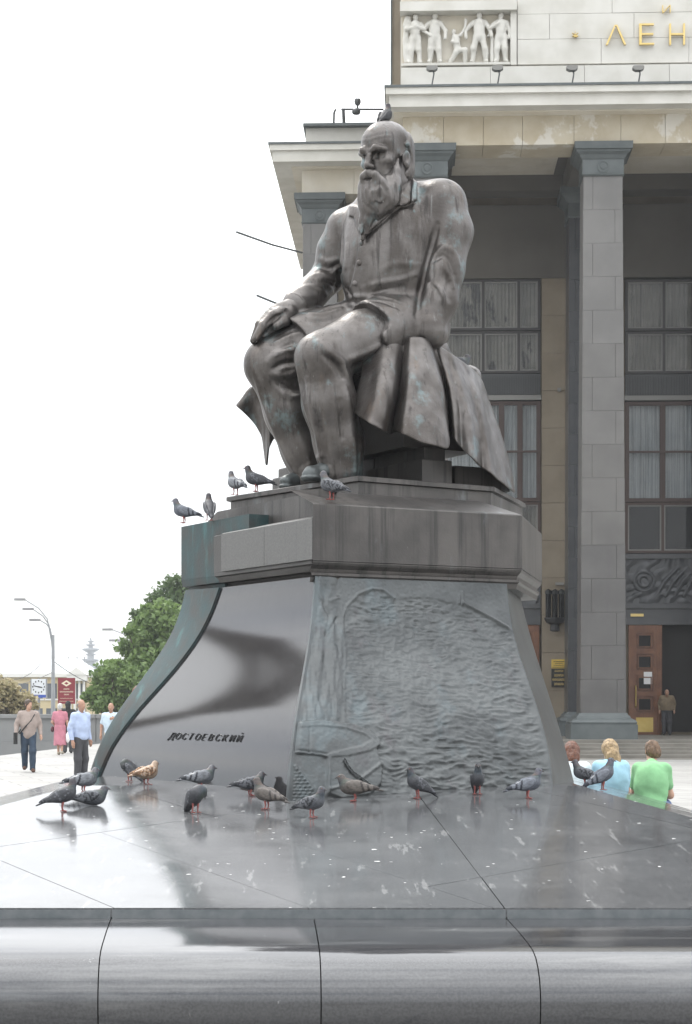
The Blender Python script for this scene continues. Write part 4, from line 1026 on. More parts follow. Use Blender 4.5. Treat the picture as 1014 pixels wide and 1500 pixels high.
# far monument: a tall ship-like column
D = 1150; tx = (133-CX)/F*D; e = empty('tower', (tx, D, -8), label='distant slender monument tower with platforms like ship decks', cat='tower')
M['far'] = pbr('tower_metal', (.10, .12, .135), (.14, .155, .165), .1, .6)
zz = lambda y: CZ+(HY-y)/F*D+8
MB().tube([(0, 0, 0), (0, 0, zz(985)), (0, 0, zz(955)), (0, 0, zz(934))], [3.6, 2.6, 1.8, .3], 8).build('mast', M['far'], e)
for y, wv, hh in ((1003, 6.0, 14), (975, 7.2, 3.2), (966, 5.0, 2.0), (958, 3.2, 1.2), (950, 5.2, 2.4), (944, 3.0, 1.2), (939, 2.2, .8)):
    MB().loft([[(a*math.cos(t)*1.0, a*math.sin(t), z) for t in np.linspace(0, 2*math.pi, 11)[:-1]] for a, z in ((wv*.45, zz(y)-hh), (wv, zz(y)-hh*.3), (wv*.95, zz(y)), (wv*.4, zz(y)+.3))]).build('deck', M['far'], e)
MB().tube([(0, 0, zz(985)), (10, 0, zz(980))], [.7, .4], 6).build('figure_arm', M['far'], e)
# overhead wires
def wire(p, q, sag, label, r=.02):
    pts = [tuple(p+(q-p)*t-np.array([0, 0, sag*4*t*(1-t)])) for t in np.linspace(0, 1, 14)]
    tag(MB().tube(pts, r, 5).build('overhead_wire', M['black']), label, 'wire', 'overhead wires by the street lamp')
wire(P(78, 968, 140), P(135, 1002, 150), .15, 'thin dark wire running from lamp pole down to the house porch', .03)
wire(P(-10, 985, 130), P(60, 972, 140), .8, 'thin dark wire sagging left of the lamp pole', .025)
wire(P(-10, 1005, 120), P(76, 985, 139), .3, 'thin dark wire below the sagging one beside the clock', .025)
# ------------------------------------------------------------------ trees
def leafmat(name, a, b, c):
    m, t, bs = nodes(name); oi = t.nodes.new('ShaderNodeNewGeometry')
    n = noise_of(t, oi.outputs['Position'], .7, 3); f = mixc(t, ramp(t, n, .35, .65), a, b)
    f = mixc(t, math_(t, 'MULTIPLY', oi.outputs['Random Per Island'], .5), f, c)
    t.links.new(f, bs.inputs['Base Color']); bs.inputs['Roughness'].default_value = .55
    tr = t.nodes.new('ShaderNodeBsdfTranslucent'); t.links.new(f, tr.inputs['Color']); mx_ = t.nodes.new('ShaderNodeMixShader'); mx_.inputs[0].default_value = .35
    t.links.new(bs.outputs[0], mx_.inputs[1]); t.links.new(tr.outputs[0], mx_.inputs[2]); t.links.new(mx_.outputs[0], t.nodes['Material Output'].inputs['Surface']); return m
M['leaf1'] = leafmat('leaves_mid', (.10, .17, .05), (.15, .23, .07), (.22, .30, .10)); M['leaf2'] = leafmat('leaves_dark', (.05, .095, .035), (.08, .13, .045), (.12, .17, .06)); M['leaf3'] = leafmat('leaves_dry', (.36, .30, .17), (.42, .35, .21), (.28, .28, .14))
M['bark'] = pbr('bark', (.07, .055, .04), (.11, .09, .07), 3, .9, 0, .3, 12)
def tree(base, blobs, mat, label, nleaf=9000, size=.22, seed=1, name='tree'):
    rg = np.random.RandomState(seed); blobs = list(blobs)
    for b_ in list(blobs):
        for _ in range(5):
            d_ = rg.randn(3); d_ /= np.linalg.norm(d_); d_[2] = abs(d_[2])*.9-.2; blobs.append((tuple(np.array(b_[0])+d_*b_[1]*(.8+.4*rg.rand())), b_[1]*(.25+.25*rg.rand())))
    e = empty(name, base, label=label, cat='tree' if name == 'tree' else 'bush'); base = np.array(base)
    tops = [np.array(b[0])-base for b in blobs]; hub = np.array([0, 0, min(t[2] for t in tops)*.7])
    tr = MB().tube([(0, 0, 0), tuple(hub*.6+[.05, 0, 0]), tuple(hub)], [.28, .22, .18], 8)
    for t in tops: tr.tube([tuple(hub), tuple(hub*.4+t*.6+rg.randn(3)*.2), tuple(t)], [.14, .08, .03], 6)
    tr.build('trunk', M['bark'], e)
    vol = np.array([b[1]**2 for b in blobs]); pk = rg.choice(len(blobs), nleaf, p=vol/vol.sum())
    u = rg.randn(nleaf, 3); u /= np.linalg.norm(u, axis=1)[:, None]; rad = (.35+.75*rg.rand(nleaf))
    # clumps: push leaves towards random sub-centres
    sub = rg.randn(len(blobs), 26, 3); sub /= np.linalg.norm(sub, axis=2)[..., None]
    sc = sub[pk, rg.randint(0, 26, nleaf)]; u = u*.55+sc*.62; u /= np.maximum(np.linalg.norm(u, axis=1)[:, None], .3)
    c = np.array(tops)[pk]+u*(np.array([b[1] for b in blobs])[pk]*rad)[:, None]*np.array([1, 1, .85])
    n = rg.randn(nleaf, 3); n /= np.linalg.norm(n, axis=1)[:, None]; a = np.cross(n, rg.randn(nleaf, 3)); a /= np.linalg.norm(a, axis=1)[:, None]; b = np.cross(n, a)
    s = size*(.6+.8*rg.rand(nleaf))[:, None]
    v = np.stack([c-a*s, c-b*s*.55+n*s*.15, c+a*s, c+b*s*.55+n*s*.15], 1).reshape(-1, 3)
    mesh_obj('crown', v, np.arange(nleaf*4).reshape(-1, 4), M[mat], e); return e
pD = lambda x, y, D: tuple(P(x, y, D))
tree((P(230, 1040, 112)[0], 112, -1.2), [(pD(245, 915, 112), 1.6), (pD(228, 945, 112), 1.8), (pD(240, 985, 111), 2.2), (pD(200, 990, 112), 1.5), (pD(260, 960, 112), 2.0), (pD(215, 925, 112), 1.1)], 'leaf1', 'bright green leafy tree directly behind the flared pedestal edge', 15000, .17, 2)
tree((P(262, 1040, 122)[0], 122, -1.2), [(pD(258, 880, 122), 1.7), (pD(270, 900, 122), 2.0), (pD(225, 905, 122), 1.1), (pD(208, 918, 122), .9), (pD(275, 950, 122), 2.2)], 'leaf2', 'darker taller tree rising behind the bright green tree', 13000, .17, 3)
tree((P(165, 1045, 106)[0], 106, -1.2), [(pD(160, 990, 106), 1.0), (pD(172, 1008, 106), 1.35), (pD(150, 1018, 106), .9), (pD(190, 1012, 106), 1.3), (pD(160, 1030, 106), 1.1), (pD(185, 1034, 106), 1.1)], 'leaf1', 'round green bushy tree above the parapet wall', 12000, .15, 4)
tree((P(10, 1050, 105)[0], 105, -1.2), [(pD(-5, 1020, 105), 1.0), (pD(14, 1026, 105), 1.0), (pD(30, 1032, 105), .8), (pD(-20, 1010, 105), 1.2)], 'leaf3', 'pale dry yellowish bush behind the parapet wall', 5000, .13, 5, 'bush')

# trees standing left of the frame (their reflection shows in the polished name panel)
tree((-9.15, 26.3, 0), [((-9.15, 26.3, 8.9), .30), ((-9.05, 26.2, 8.5), .36)], 'leaf2', 'slim dark tree on the square left of the monument', 2200, .11, 20)
# ------------------------------------------------------------------ bronze statue
OX, OD = .74, 19.2
def fl(f, l, z): return np.array([OX-.875*f+.485*l, OD-.485*f-.875*l, z])       # forward / left of the seated figure
def Q(px, py, l):
    r = (px-CX)/F; f = (OX+.485*l-r*(OD-.875*l))/(.875-.485*r)
    D = OD-.485*f-.875*l
    return np.array([r*D, D, CZ+(HY-py)/F*D])
statue = empty('bronze_statue', (OX, OD, 3.83), label='large green-brown bronze statue of a seated bearded man in a long coat on the pedestal', cat='statue')
def st(o):
    o.parent = statue; o.matrix_parent_inverse = Matrix.Translation(statue.location).inverted(); return o
# --- trousers
g = SDF((-1.35, 17.2, 3.7), (1.5, 20.4, 5.75), .015)
lk, rk = Q(470, 524, .36), Q(398, 534, -.5)
lh, rh = Q(603, 478, .26), Q(578, 480, -.26)
la, ra = Q(500, 690, .33), Q(455, 697, -.40)
g.chain([lh, (lh*.45+lk*.55)+np.array([0, 0, .03]), lk], [.33, .285, .25], .06)
g.chain([rh, (rh*.45+rk*.55)+np.array([0, 0, .09]), rk], [.33, .30, .275], .06)
g.chain([lk+np.array([.02, 0, -.02]), Q(482, 590, .36), Q(497, 650, .34), la], [.25, .255, .235, .215], .08)
g.chain([rk+np.array([.02, 0, -.02]), Q(425, 605, -.46), Q(445, 660, -.42), ra], [.26, .245, .21, .19], .08)
g.cone(lh, rh, .33, .33, .08)
for s_ in [  # left (near) leg folds
    ([(468, 500), (480, 515), (500, 527), (506, 545), (512, 560)], .055, .045), ([(474, 520), (492, 535), (500, 552)], -.06, .03),
    ([(505, 528), (530, 520), (556, 507)], .04, .04), ([(510, 540), (535, 533), (562, 515)], -.05, .035),
    ([(448, 540), (456, 600), (470, 660), (474, 690)], .035, .04), ([(462, 545), (470, 610), (482, 680)], -.025, .035),
    ([(505, 560), (514, 600), (518, 650), (520, 690)], .035, .045), ([(495, 570), (502, 640)], -.025, .035),
    ([(434, 520), (440, 570), (458, 630)], .025, .04),
    # right (far) leg folds
    ([(392, 530), (408, 515), (434, 512)], .05, .035), ([(400, 540), (415, 532), (434, 530)], -.07, .03), ([(398, 548), (418, 552), (434, 545)], .05, .03),
    ([(402, 558), (420, 568), (438, 572)], -.05, .03), ([(405, 570), (425, 585), (442, 578)], .04, .03),
    ([(372, 545), (385, 590), (410, 650), (432, 690)], .03, .04), ([(400, 590), (430, 650), (450, 690)], -.02, .05),
    ([(444, 690), (470, 668)], .02, .03), ([(400, 505), (425, 492), (445, 487)], .04, .03), ([(408, 513), (430, 502)], -.03, .025)]:
    g.stroke(s_[0], s_[1]*.85, s_[2]*.72)
# trouser hems are cut level, a little open over the shoe
for a_, l_, r_ in ((la, .33, .23), (ra, -.40, .2)):
    q = g.sl(a_-np.array([.45, .45, .5]), a_+np.array([.45, .45, .06])); X, Y, Z = g.g(q)
    sl_ = .10*((X-a_[0])*.875+(Y-a_[1])*.485)
    g.d[q] = np.maximum(g.d[q], a_[2]-.16-sl_-Z)
X, Y, Z = g.g((slice(None),)*3)
g.d -= (vnoise(X*3.5, Y*3.5, Z*1.3, 4)*.009+vnoise(X*11, Y*11, Z*3, 5)*.004).astype(np.float32)
st(g.build('trousers', M['bronze']))
LEGS = g
# --- shoes
for a_, tp, l_, s_ in ((la, (444, 703), .36, 1), (ra, (413, 708), -.40, 1)):
    heel = a_.copy(); heel[2] = 3.90; toe = Q(*tp, l_); toe[2] = 3.885
    g = SDF(np.minimum(heel, toe)-.35, np.maximum(heel, toe)+.4, .011)
    d_ = (toe-heel); d_[2] = 0; L_ = np.linalg.norm(d_); d_ /= L_
    g.chain([heel-d_*.16+[0, 0, .05], heel+[0, 0, .10], heel+d_*(L_*.45)+[0, 0, .045], heel+d_*(L_*.8)+[0, 0, .0], toe-d_*.06+[0, 0, .0]], [.07, .09, .075, .07, .048], .06)
    q = (slice(None),)*3; X, Y, Z = g.g(q)
    sole = np.maximum(g.d-.018, np.abs(Z-3.855)-.022)
    g.d = np.minimum(np.maximum(g.d, 3.85-Z), sole).astype(np.float32)
    st(g.build('shoe', M['bronze_teal'] if 'bronze_teal' in M else M['bronze']))
# --- coat with sleeves
g = SDF((-.95, 17.6, 4.9), (1.55, 20.6, 7.35), .0145)
ls, rs = Q(648, 301, .45), Q(509, 338, -.42)
nb = P(581, 288, 19.25)
ch = Q(573, 345, .08); wa = Q(572, 415, .05); pv = Q(588, 468, .0)
ax = (ls-rs); ax[2] = 0; ax /= np.linalg.norm(ax); fr = np.array([ax[1], -ax[0], 0]); fr = fr if fr[1] < 0 else -fr
rot = [ax, fr, (0, 0, 1)]
g.ell(ch, (.49, .36, .56), rot, .05)
g.ell((ch+wa)/2, (.47, .37, .56), rot, .2)
g.ell(wa, (.46, .38, .52), rot, .2)
g.ell(pv+[0, 0, .0], (.49, .43, .40), rot, .2)
g.cone(rs*.75+ls*.25+[0, 0, .02], rs*.12+ls*.88+[0, 0, .02], .20, .22, .12)
g.cone(nb, nb+[0, 0, .10], .22, .19, .12)
g.cone(nb+[0, 0, -.10], rs+[0, 0, .02], .22, .19, .10)
g.cone(nb+[0, 0, -.12], ls+[0, 0, -.01], .23, .225, .12)
g.cone(ch+[0, 0, .1], Q(625, 345, .34), .32, .25, .15)
# sleeves
le, lw = Q(652, 398, .58), Q(630, 484, .60)
g.chain([ls+[0, 0, .02], Q(660, 340, .52), le, Q(645, 440, .6), lw], [.235, .215, .185, .175, .145], .06)
re, rw = Q(482, 404, -.60), Q(436, 446, -.52)
g.chain([rs+[0, 0, .0], Q(494, 368, -.52), re], [.205, .195, .175], .07)
g.chain([re, Q(458, 428, -.56), rw], [.175, .165, .15], .04)
# skirts over the thighs
def cut_cone(a, b, ra_, rb_, k):
    a = np.asarray(a); b = np.asarray(b); m = .6
    q = g.sl(np.minimum(a, b)-m, np.maximum(a, b)+m); X, Y, Z = g.g(q)
    n = (b-a)/np.linalg.norm(b-a); pl = (X-b[0])*n[0]+(Y-b[1])*n[1]+(Z-b[2])*n[2]
    pl = pl-.06*np.sin((X*3+Z*7)*2.2)
    g.mix(q, np.maximum(dcone(X, Y, Z, a, b+n*.3, ra_, rb_), pl), k)
cut_cone(lh+[0, 0, -.01], lh*.50+lk*.50+[0, 0, .035], .385, .345, .05)
cut_cone(rh+[0, 0, .01], rh*.17+rk*.83+[0, 0, .07], .385, .335, .05)
g.cone(lh*.6+lk*.4+[0, 0, .06], rh*.6+rk*.4+[0, 0, .06], .22, .22, .10)
# underside of the skirts is hollowed by the legs' own shape: trim below the seat line
q = g.sl((-.95, 17.6, 4.9), (1.55, 20.6, 5.2)); X, Y, Z = g.g(q)
g.d[q] = np.maximum(g.d[q], 5.06-Z)
lap = [((570, 322), (600, 300)), ]
# folds
for s_ in [
    # crease between trunk and the propped arm
    ([(641, 328), (634, 355), (625, 388), (617, 420), (610, 462)], -.075, .034),
    # propped sleeve
    ([(638, 372), (650, 361), (664, 368), (672, 388)], .05, .035), ([(636, 382), (649, 373), (659, 384), (664, 402)], -.06, .028), ([(650, 392), (660, 404), (664, 420)], .03, .03),
    ([(628, 412), (640, 424), (647, 445), (642, 470)], -.045, .026), ([(622, 420), (632, 414), (645, 422), (654, 446)], .035, .03), ([(660, 405), (654, 425), (660, 440)], -.03, .03), ([(618, 440), (622, 462), (630, 476)], .03, .03),
    ([(614, 476), (630, 486), (640, 488)], .03, .03),
    # far sleeve
    ([(468, 378), (480, 385), (492, 380)], .04, .035), ([(466, 390), (482, 396), (494, 388)], -.045, .03), ([(462, 402), (476, 402), (490, 412)], .05, .03), ([(470, 412), (484, 412), (490, 420)], -.05, .028),
    ([(440, 424), (455, 418), (470, 425), (478, 432)], .03, .035), ([(446, 437), (462, 440)], -.02, .03),
    ([(502, 340), (500, 370), (499, 400), (492, 425)], -.075, .04), ([(508, 350), (507, 390)], .025, .05),
    # chest and waist
    ([(530, 422), (560, 413), (590, 410), (608, 402)], .035, .03), ([(540, 431), (565, 424), (592, 420)], -.03, .025),
    ([(506, 436), (530, 434), (556, 434), (580, 440)], .035, .028), ([(510, 444), (535, 441), (558, 441), (585, 452)], -.03, .025), ([(540, 360), (548, 390), (545, 420)], -.012, .03), ([(598, 330), (604, 370), (600, 405)], -.015, .03),
    ([(575, 335), (590, 352), (598, 375)], .012, .05), ([(560, 395), (585, 385), (608, 388)], .018, .04),
    ([(500, 415), (512, 428), (520, 445)], -.03, .03),
    # lap
    ([(446, 458), (475, 462), (500, 452)], .035, .035), ([(450, 470), (480, 472), (508, 458)], -.03, .03), ([(470, 455), (490, 448), (520, 446)], .03, .03),
    # under the lapels
    ([(609, 295), (597, 303), (583, 305), (567, 321), (549, 337), (531, 350)], -.012, .016), ([(510, 320), (519, 322), (523, 336), (529, 349)], -.012, .016),
    # front edge of the coat and buttons line
    ([(529, 346), (526, 375), (520, 405), (512, 432)], .02, .018), ([(525, 346), (522, 375), (516, 405), (508, 432)], -.03, .016)]:
    g.stroke(s_[0], s_[1]*.72, s_[2]*.70)
g.cone(lw+[0, 0, .03], lw+[0, 0, -.02], .165, .172, .015)
X, Y, Z = g.g((slice(None),)*3)
g.d -= (vnoise(X*3, Y*3, Z*3, 14)*.006+vnoise(X*9, Y*9, Z*5, 15)*.004).astype(np.float32)
COAT = g
# raised layers: lapels, collar, cuffs (polygons drawn on the chest)
def inpoly(px, py, poly):
    c = np.zeros(px.shape, bool); n = len(poly)
    for i in range(n):
        (x1, y1), (x2, y2) = poly[i], poly[(i+1) % n]
        c ^= ((y1 > py) != (y2 > py)) & (px < (x2-x1)*(py-y1)/((y2-y1) if y2 != y1 else 1e-9)+x1)
    return c
def segdist(px, py, poly, closed=True):
    d = np.full(px.shape, 1e9, np.float32); n = len(poly)
    for i in range(n if closed else n-1):
        (x1, y1), (x2, y2) = poly[i], poly[(i+1) % n]; dx, dy = x2-x1, y2-y1
        t = np.clip(((px-x1)*dx+(py-y1)*dy)/(dx*dx+dy*dy+1e-9), 0, 1)
        d = np.minimum(d, np.hypot(px-x1-t*dx, py-y1-t*dy))
    return d
def layer(poly, off, dmax):
    a = np.array(poly, float); xs = [P(*p, D) for p in a for D in (17.9, 19.6)]; xs = np.array(xs)
    q = g.sl((xs[:, 0].min()-.05, 17.6, xs[:, 2].min()-.05), (xs[:, 0].max()+.05, dmax, xs[:, 2].max()+.05)); X, Y, Z = g.g(q)
    px = CX+F*X/Y+0*Z; py = HY-F*(Z-CZ)/Y+0*X
    sd_ = segdist(px, py, poly); ins = inpoly(px, py, poly)
    s2 = np.where(ins, -sd_, sd_)*(19/F)
    g.d[q] = np.minimum(g.d[q], np.maximum(g.d[q]-off, s2.astype(np.float32)))
layer([(588, 268), (606, 262), (609, 292), (596, 300), (582, 302), (566, 318), (548, 334), (530, 347), (534, 330), (560, 306)], .05, 19.2)
layer([(512, 300), (526, 302), (536, 318), (530, 347), (523, 333), (519, 318), (511, 317)], .05, 19.3)
layer([(604, 262), (611, 266), (611, 293), (602, 297)], .05, 19.2)
coat = st(g.build('coat', M['bronze']))
# flat pocket flap and buttons
for p_ in ((531, 356), (527, 385), (521, 415)):
    h_ = g.hit(*p_)
    if h_ is not None:
        b_ = SDF(h_-.1, h_+.1, .008); b_.ell(h_, (.032, .02, .032), k=0); o = b_.build('button', M['bronze']); st(o)
# --- right hand on the thigh
def fit_on(px, py, gs, lift):
    best = None
    for q in gs:
        h_ = q.hit(px, py)
        if h_ is not None and (best is None or h_[1] < best[1]): best = h_
    return best
wr = Q(432, 449, -.50)
kn = Q(405, 462, -.50); tip = Q(377, 494, -.54)
g = SDF(np.minimum(wr, tip)-.35, np.maximum(wr, tip)+.35, .010)
g.chain([rw, wr, kn+[.02, 0, .02]], [.10, .095, .10], .05)
lat = np.array([.485, -.875, 0])        # towards his left
for i, (e1, e2, e3, dl) in enumerate([((400, 463), (386, 477), (374, 497), .10), ((396, 461), (381, 476), (371.5, 499), .03), ((398, 459), (383, 473), (374, 492), -.05), ((402, 459), (388, 470), (379, 485), -.12)]):
    a_, b_, c_ = [Q(*e, -.5+dl) for e in (e1, e2, e3)]
    g.chain([kn+lat*dl*.9, a_, b_, c_], [.075, .056, .048, .036], .018)
g.chain([Q(424, 457, -.42), Q(417, 470, -.36), Q(405, 478, -.33)], [.07, .055, .04], .03)
g.chain([wr-[0, 0, .08], Q(407, 475, -.48), Q(386, 493, -.50)], [.09, .085, .055], .03)
g.stroke([(412, 460), (400, 466), (392, 474)], -.02, .018)
g.stroke([(418, 452), (408, 458)], .015, .02)
st(g.build('hand', M['bronze']))
# shirt cuff between sleeve and hand
g = SDF(np.minimum(rw, wr)-.3, np.maximum(rw, wr)+.3, .011)
n_ = (wr-rw)/np.linalg.norm(wr-rw)
g.cone(rw-n_*.08, rw+n_*.035, .158, .145, 0)
X, Y, Z = g.g((slice(None),)*3)
t_ = (X-rw[0])*n_[0]+(Y-rw[1])*n_[1]+(Z-rw[2])*n_[2]
g.d = np.maximum(g.d, t_-.06).astype(np.float32)
st(g.build('cuff', M['bronze']))
# --- head, modelled life size in its own axes (x forward, y to his left, z up), then scaled
S = 2.66; YAW = R(38)
hc = P(566, 234, 18.72)
fx = np.array([-math.sin(YAW), -math.cos(YAW), 0]); fy = np.array([math.cos(YAW), -math.sin(YAW), 0]); fz = np.array([0, 0, 1.])
tl = R(5); fx2 = fx*math.cos(tl)-fz*math.sin(tl); fz2 = fz*math.cos(tl)+fx*math.sin(tl)
HM = np.eye(4); HM[:3, 0] = fx2*S; HM[:3, 1] = fy*S; HM[:3, 2] = fz2*S; HM[:3, 3] = hc
hd = SDF((-.16, -.12, -.26), (.16, .12, .16), .0042)
hd.ell((-.014, 0, .048), (.104, .080, .094), k=0)
hd.ell((.040, 0, .052), (.056, .064, .064), k=.03)
hd.ell((.030, 0, -.045), (.062, .060, .095), k=.03)
hd.cone((-.03, 0, -.06), (-.045, 0, -.24), .062, .070, .03)
for s in (-1, 1):
    hd.ell((.058, s*.046, -.022), (.026, .022, .022), k=.02)              # cheekbone
    hd.ell((.106, s*.034, -.001), (.034, .024, .0175), k=.008, op='s')      # eye socket
    hd.ell((.068, s*.033, -.003), (.0165, .0165, .0135), k=.003)           # eyeball
    hd.chain([(.073, s*.050, .004), (.0835, s*.034, .0075), (.0815, s*.018, .003)], [.004, .0045, .004], .004)   # upper lid
    hd.chain([(.073, s*.049, -.010), (.080, s*.033, -.0155), (.078, s*.019, -.010)], [.004, .0045, .004], .006)  # lower lid
    hd.chain([(.102, s*.010, .017), (.102, s*.028, .024), (.082, s*.054, .019)], [.0105, .0125, .0095], .010)    # brow
    hd.ell((.108, s*.0125, -.040), (.013, .0095, .0095), k=.007)           # nostril wing
    hd.ell((.070, s*.064, -.050), (.028, .012, .016), k=.02, op='s')         # hollow cheek
    hd.ell((-.010, s*.082, -.008), (.022, .012, .036), k=.006)             # ear
    hd.ell((-.004, s*.090, -.004), (.011, .007, .020), k=.004, op='s')
    hd.ell((.012, s*.083, .045), (.03, .012, .03), k=.02, op='s')          # temple
hd.chain([(.097, 0, .016), (.108, 0, -.008), (.121, 0, -.034)], [.0085, .0095, .0120], .010)
hd.ell((.119, 0, -.037), (.012, .0115, .010), k=.006)
hd.cone((.103, -.0025, .012), (.106, -.0025, .034), .0018, .001, .004, 's')
hd.cone((.112, .004, .012), (.104, .006, .032), .0035, .002, .006, 's')
hd.cone((.112, -.004, .012), (.104, -.006, .032), .0035, .002, .006, 's')
X, Y, Z = hd.g((slice(None),)*3)
for zz in (.050, .066):                                                    # brow furrows
    hd.d += (.0016*np.exp(-((Z-zz-.15*np.abs(Y))/.003)**2)*(X > .05)).astype(np.float32)
hd.d -= (vnoise(X*40, Y*40, Z*40, 3)*.0009).astype(np.float32)
head = hd.build('head', M['bronze'], M=HM); st(head)
# hair at the back and sides
hr = SDF((-.16, -.12, -.16), (.12, .12, .17), .0042)
hr.ell((-.020, 0, .040), (.107, .087, .100), k=0)
hr.ell((-.055, 0, -.03), (.060, .078, .075), k=.03)
X, Y, Z = hr.g((slice(None),)*3)
line = X-(.012+.45*np.maximum(Z-.03, 0)*(-1.9)-.15*np.maximum(-Z-.02, 0)) # receding hairline
ear = .034-np.sqrt(((X+.004)/1)**2+((Z+.006)/1.25)**2)+0*Y
sink = lambda q, a, b: (lambda t: t*t*(3-2*t))(np.clip((q-a)/(b-a), 0, 1))
hr.d = np.maximum(hr.d+.020*sink(line, -.030, .004)+.022*sink(ear, -.012, .004), 0-.05-Z-.06).astype(np.float32)
hr.d -= (vnoise(X*70+Z*14, Y*70, Z*16-X*14, 8)*.0042+vnoise(X*30, Y*30, Z*9, 9)*.003).astype(np.float32)
st(hr.build('hair', M['bronze'], M=HM))
# beard and moustache
bd = SDF((-.06, -.13, -.37), (.19, .13, .01), .0042)
for s in (-1, 1):
    bd.chain([(.016, s*.064, -.012), (.028, s*.060, -.055), (.042, s*.050, -.10), (.054, s*.044, -.15)], [.006, .016, .030, .030], .02)
    bd.chain([(.112, s*.005, -.060), (.108, s*.022, -.072), (.094, s*.040, -.100), (.084, s*.048, -.150)], [.0130, .0165, .0165, .008], .006)
bd.chain([(.062, 0, -.105), (.074, 0, -.140), (.080, -.004, -.175), (.086, -.016, -.210)], [.048, .047, .037, .020], .03)
for a_, b_, r_ in (((.082, -.028, -.155), (.103, -.050, -.290), .022), ((.084, -.010, -.165), (.096, -.034, -.268), .022), ((.082, .010, -.165), (.086, .004, -.230), .022), ((.076, .030, -.155), (.079, .028, -.212), .022), ((.066, .044, -.14), (.068, .046, -.192), .020)):
    m2 = tuple((np.array(a_)*.4+np.array(b_)*.6)); bd.chain([a_, m2, b_], [r_, r_*.7, .003], .012)
bd.chain([(.056, .038, -.13), (.060, .042, -.165), (.066, .040, -.195)], [.030, .022, .008], .03)
bd.chain([(.066, -.034, -.12), (.076, -.036, -.165), (.090, -.042, -.235)], [.030, .020, .006], .03)
bd.ell((.124, 0, -.086), (.018, .020, .0050), k=.004, op='s')             # mouth
bd.ell((.106, 0, -.092), (.012, .018, .005), k=.003)                      # lower lip
X, Y, Z = bd.g((slice(None),)*3)
wv = .006*np.sin(Z*38+Y*25)+.004*np.sin(Z*60+X*40)
bd.d -= ((.55-np.abs(vnoise((X+wv)*58, (Y+wv)*58, Z*7, 21)))*.009*np.clip((-.075-Z)/.05, .35, 1)+(.5-np.abs(vnoise((X+wv)*30, (Y+wv)*30, Z*5, 22)))*.007*np.clip((-.10-Z)/.05, 0, 1)).astype(np.float32)
st(bd.build('beard', M['bronze'], M=HM))
# --- drapery hung over the seat
def drape(cols, name, nt_=40, sub=10, thick=.022, bulge=.05, mat='bronze'):
    c = []
    for i in range(len(cols)-1):
        p0, p1, p2, p3 = [np.array(cols[min(max(j, 0), len(cols)-1)], float) for j in (i-1, i, i+1, i+2)]
        for j in range(sub):
            t = j/sub
            c.append(.5*((2*p1)+(-p0+p2)*t+(2*p0-5*p1+4*p2-p3)*t*t+(-p0+3*p1-3*p2+p3)*t**3))
    c.append(np.array(cols[-1], float)); V = []; n = len(c)
    for k in c:
        a = Q(k[0], k[1], k[2]); b = Q(k[3], k[4], k[5])
        for j in range(nt_):
            t = j/(nt_-1); e = t**.85
            p = a+(b-a)*e; out_ = bulge*math.sin(math.pi*t)*(1 if len(k) < 7 else k[6])
            V.append(p+np.array([.485, -.875, .25])*out_)
    V = np.array(V)
    hang_ = np.tile(np.linspace(0, 1, nt_), n)
    V += (vnoise(V[:, 0]*3.2, V[:, 1]*3.2, V[:, 2]*1.2, 33)*.045*hang_+vnoise(V[:, 0]*14, V[:, 1]*14, V[:, 2]*12, 34)*.009)[:, None]*np.array([.485, -.875, 0])
    V[:, 2] += vnoise(V[:, 0]*5, V[:, 1]*5, V[:, 2]*0, 35)*.02*hang_
    V += (vnoise(V[:, 0]*6, V[:, 1]*6, V[:, 2]*4, 31)*.012)[:, None]*np.array([.485, -.875, 0])
    f = [(i*nt_+j, (i+1)*nt_+j, (i+1)*nt_+j+1, i*nt_+j+1) for i in range(n-1) for j in range(nt_-1)]
    o = mesh_obj(name, V, f, M[mat], None, True)
    sm = o.modifiers.new('thick', 'SOLIDIFY'); sm.thickness = thick; sm.offset = 0
    ss = o.modifiers.new('sub', 'SUBSURF'); ss.levels = 1; ss.render_levels = 1
    return st(o)
drape([(535, 505, .42, 515, 604, .50), (552, 503, .52, 528, 613, .72), (566, 500, .60, 545, 622, .93), (580, 497, .62, 562, 632, .90), (592, 496, .60, 572, 634, .66),
       (598, 494, .64, 577, 631, .80), (603, 493, .68, 590, 638, 1.02), (614, 493, .70, 622, 649, 1.10), (623, 495, .70, 648, 657, 1.06), (628, 497, .68, 659, 650, .98), (630, 498, .62, 660, 636, .72),
       (636, 501, .60, 664, 632, .74), (643, 506, .62, 670, 645, .96), (652, 512, .62, 680, 657, .95), (663, 519, .64, 695, 672, 1.03), (676, 528, .57, 708, 686, .93), (687, 536, .54, 722, 697, .95), (697, 545, .44, 740, 711, .74), (704, 556, .30, 755, 720, .55), (700, 560, .05, 752, 718, .2), (690, 552, -.3, 742, 712, -.2), (670, 545, -.9, 720, 700, -1.0)], 'drapery')
drape([(420, 560, -1.15, 430, 640, -1.1), (404, 556, -1.2, 404, 640, -1.15), (392, 558, -1.22, 393, 660, -1.15), (386, 560, -1.2, 389, 680, -1.25), (378, 561, -1.25, 384, 640, -1.3), (370, 566, -1.3, 372, 618, -1.35), (362, 574, -1.35, 347, 597, -1.4), (368, 566, -1.45, 356, 595, -1.6)], 'drapery', bulge=.02)
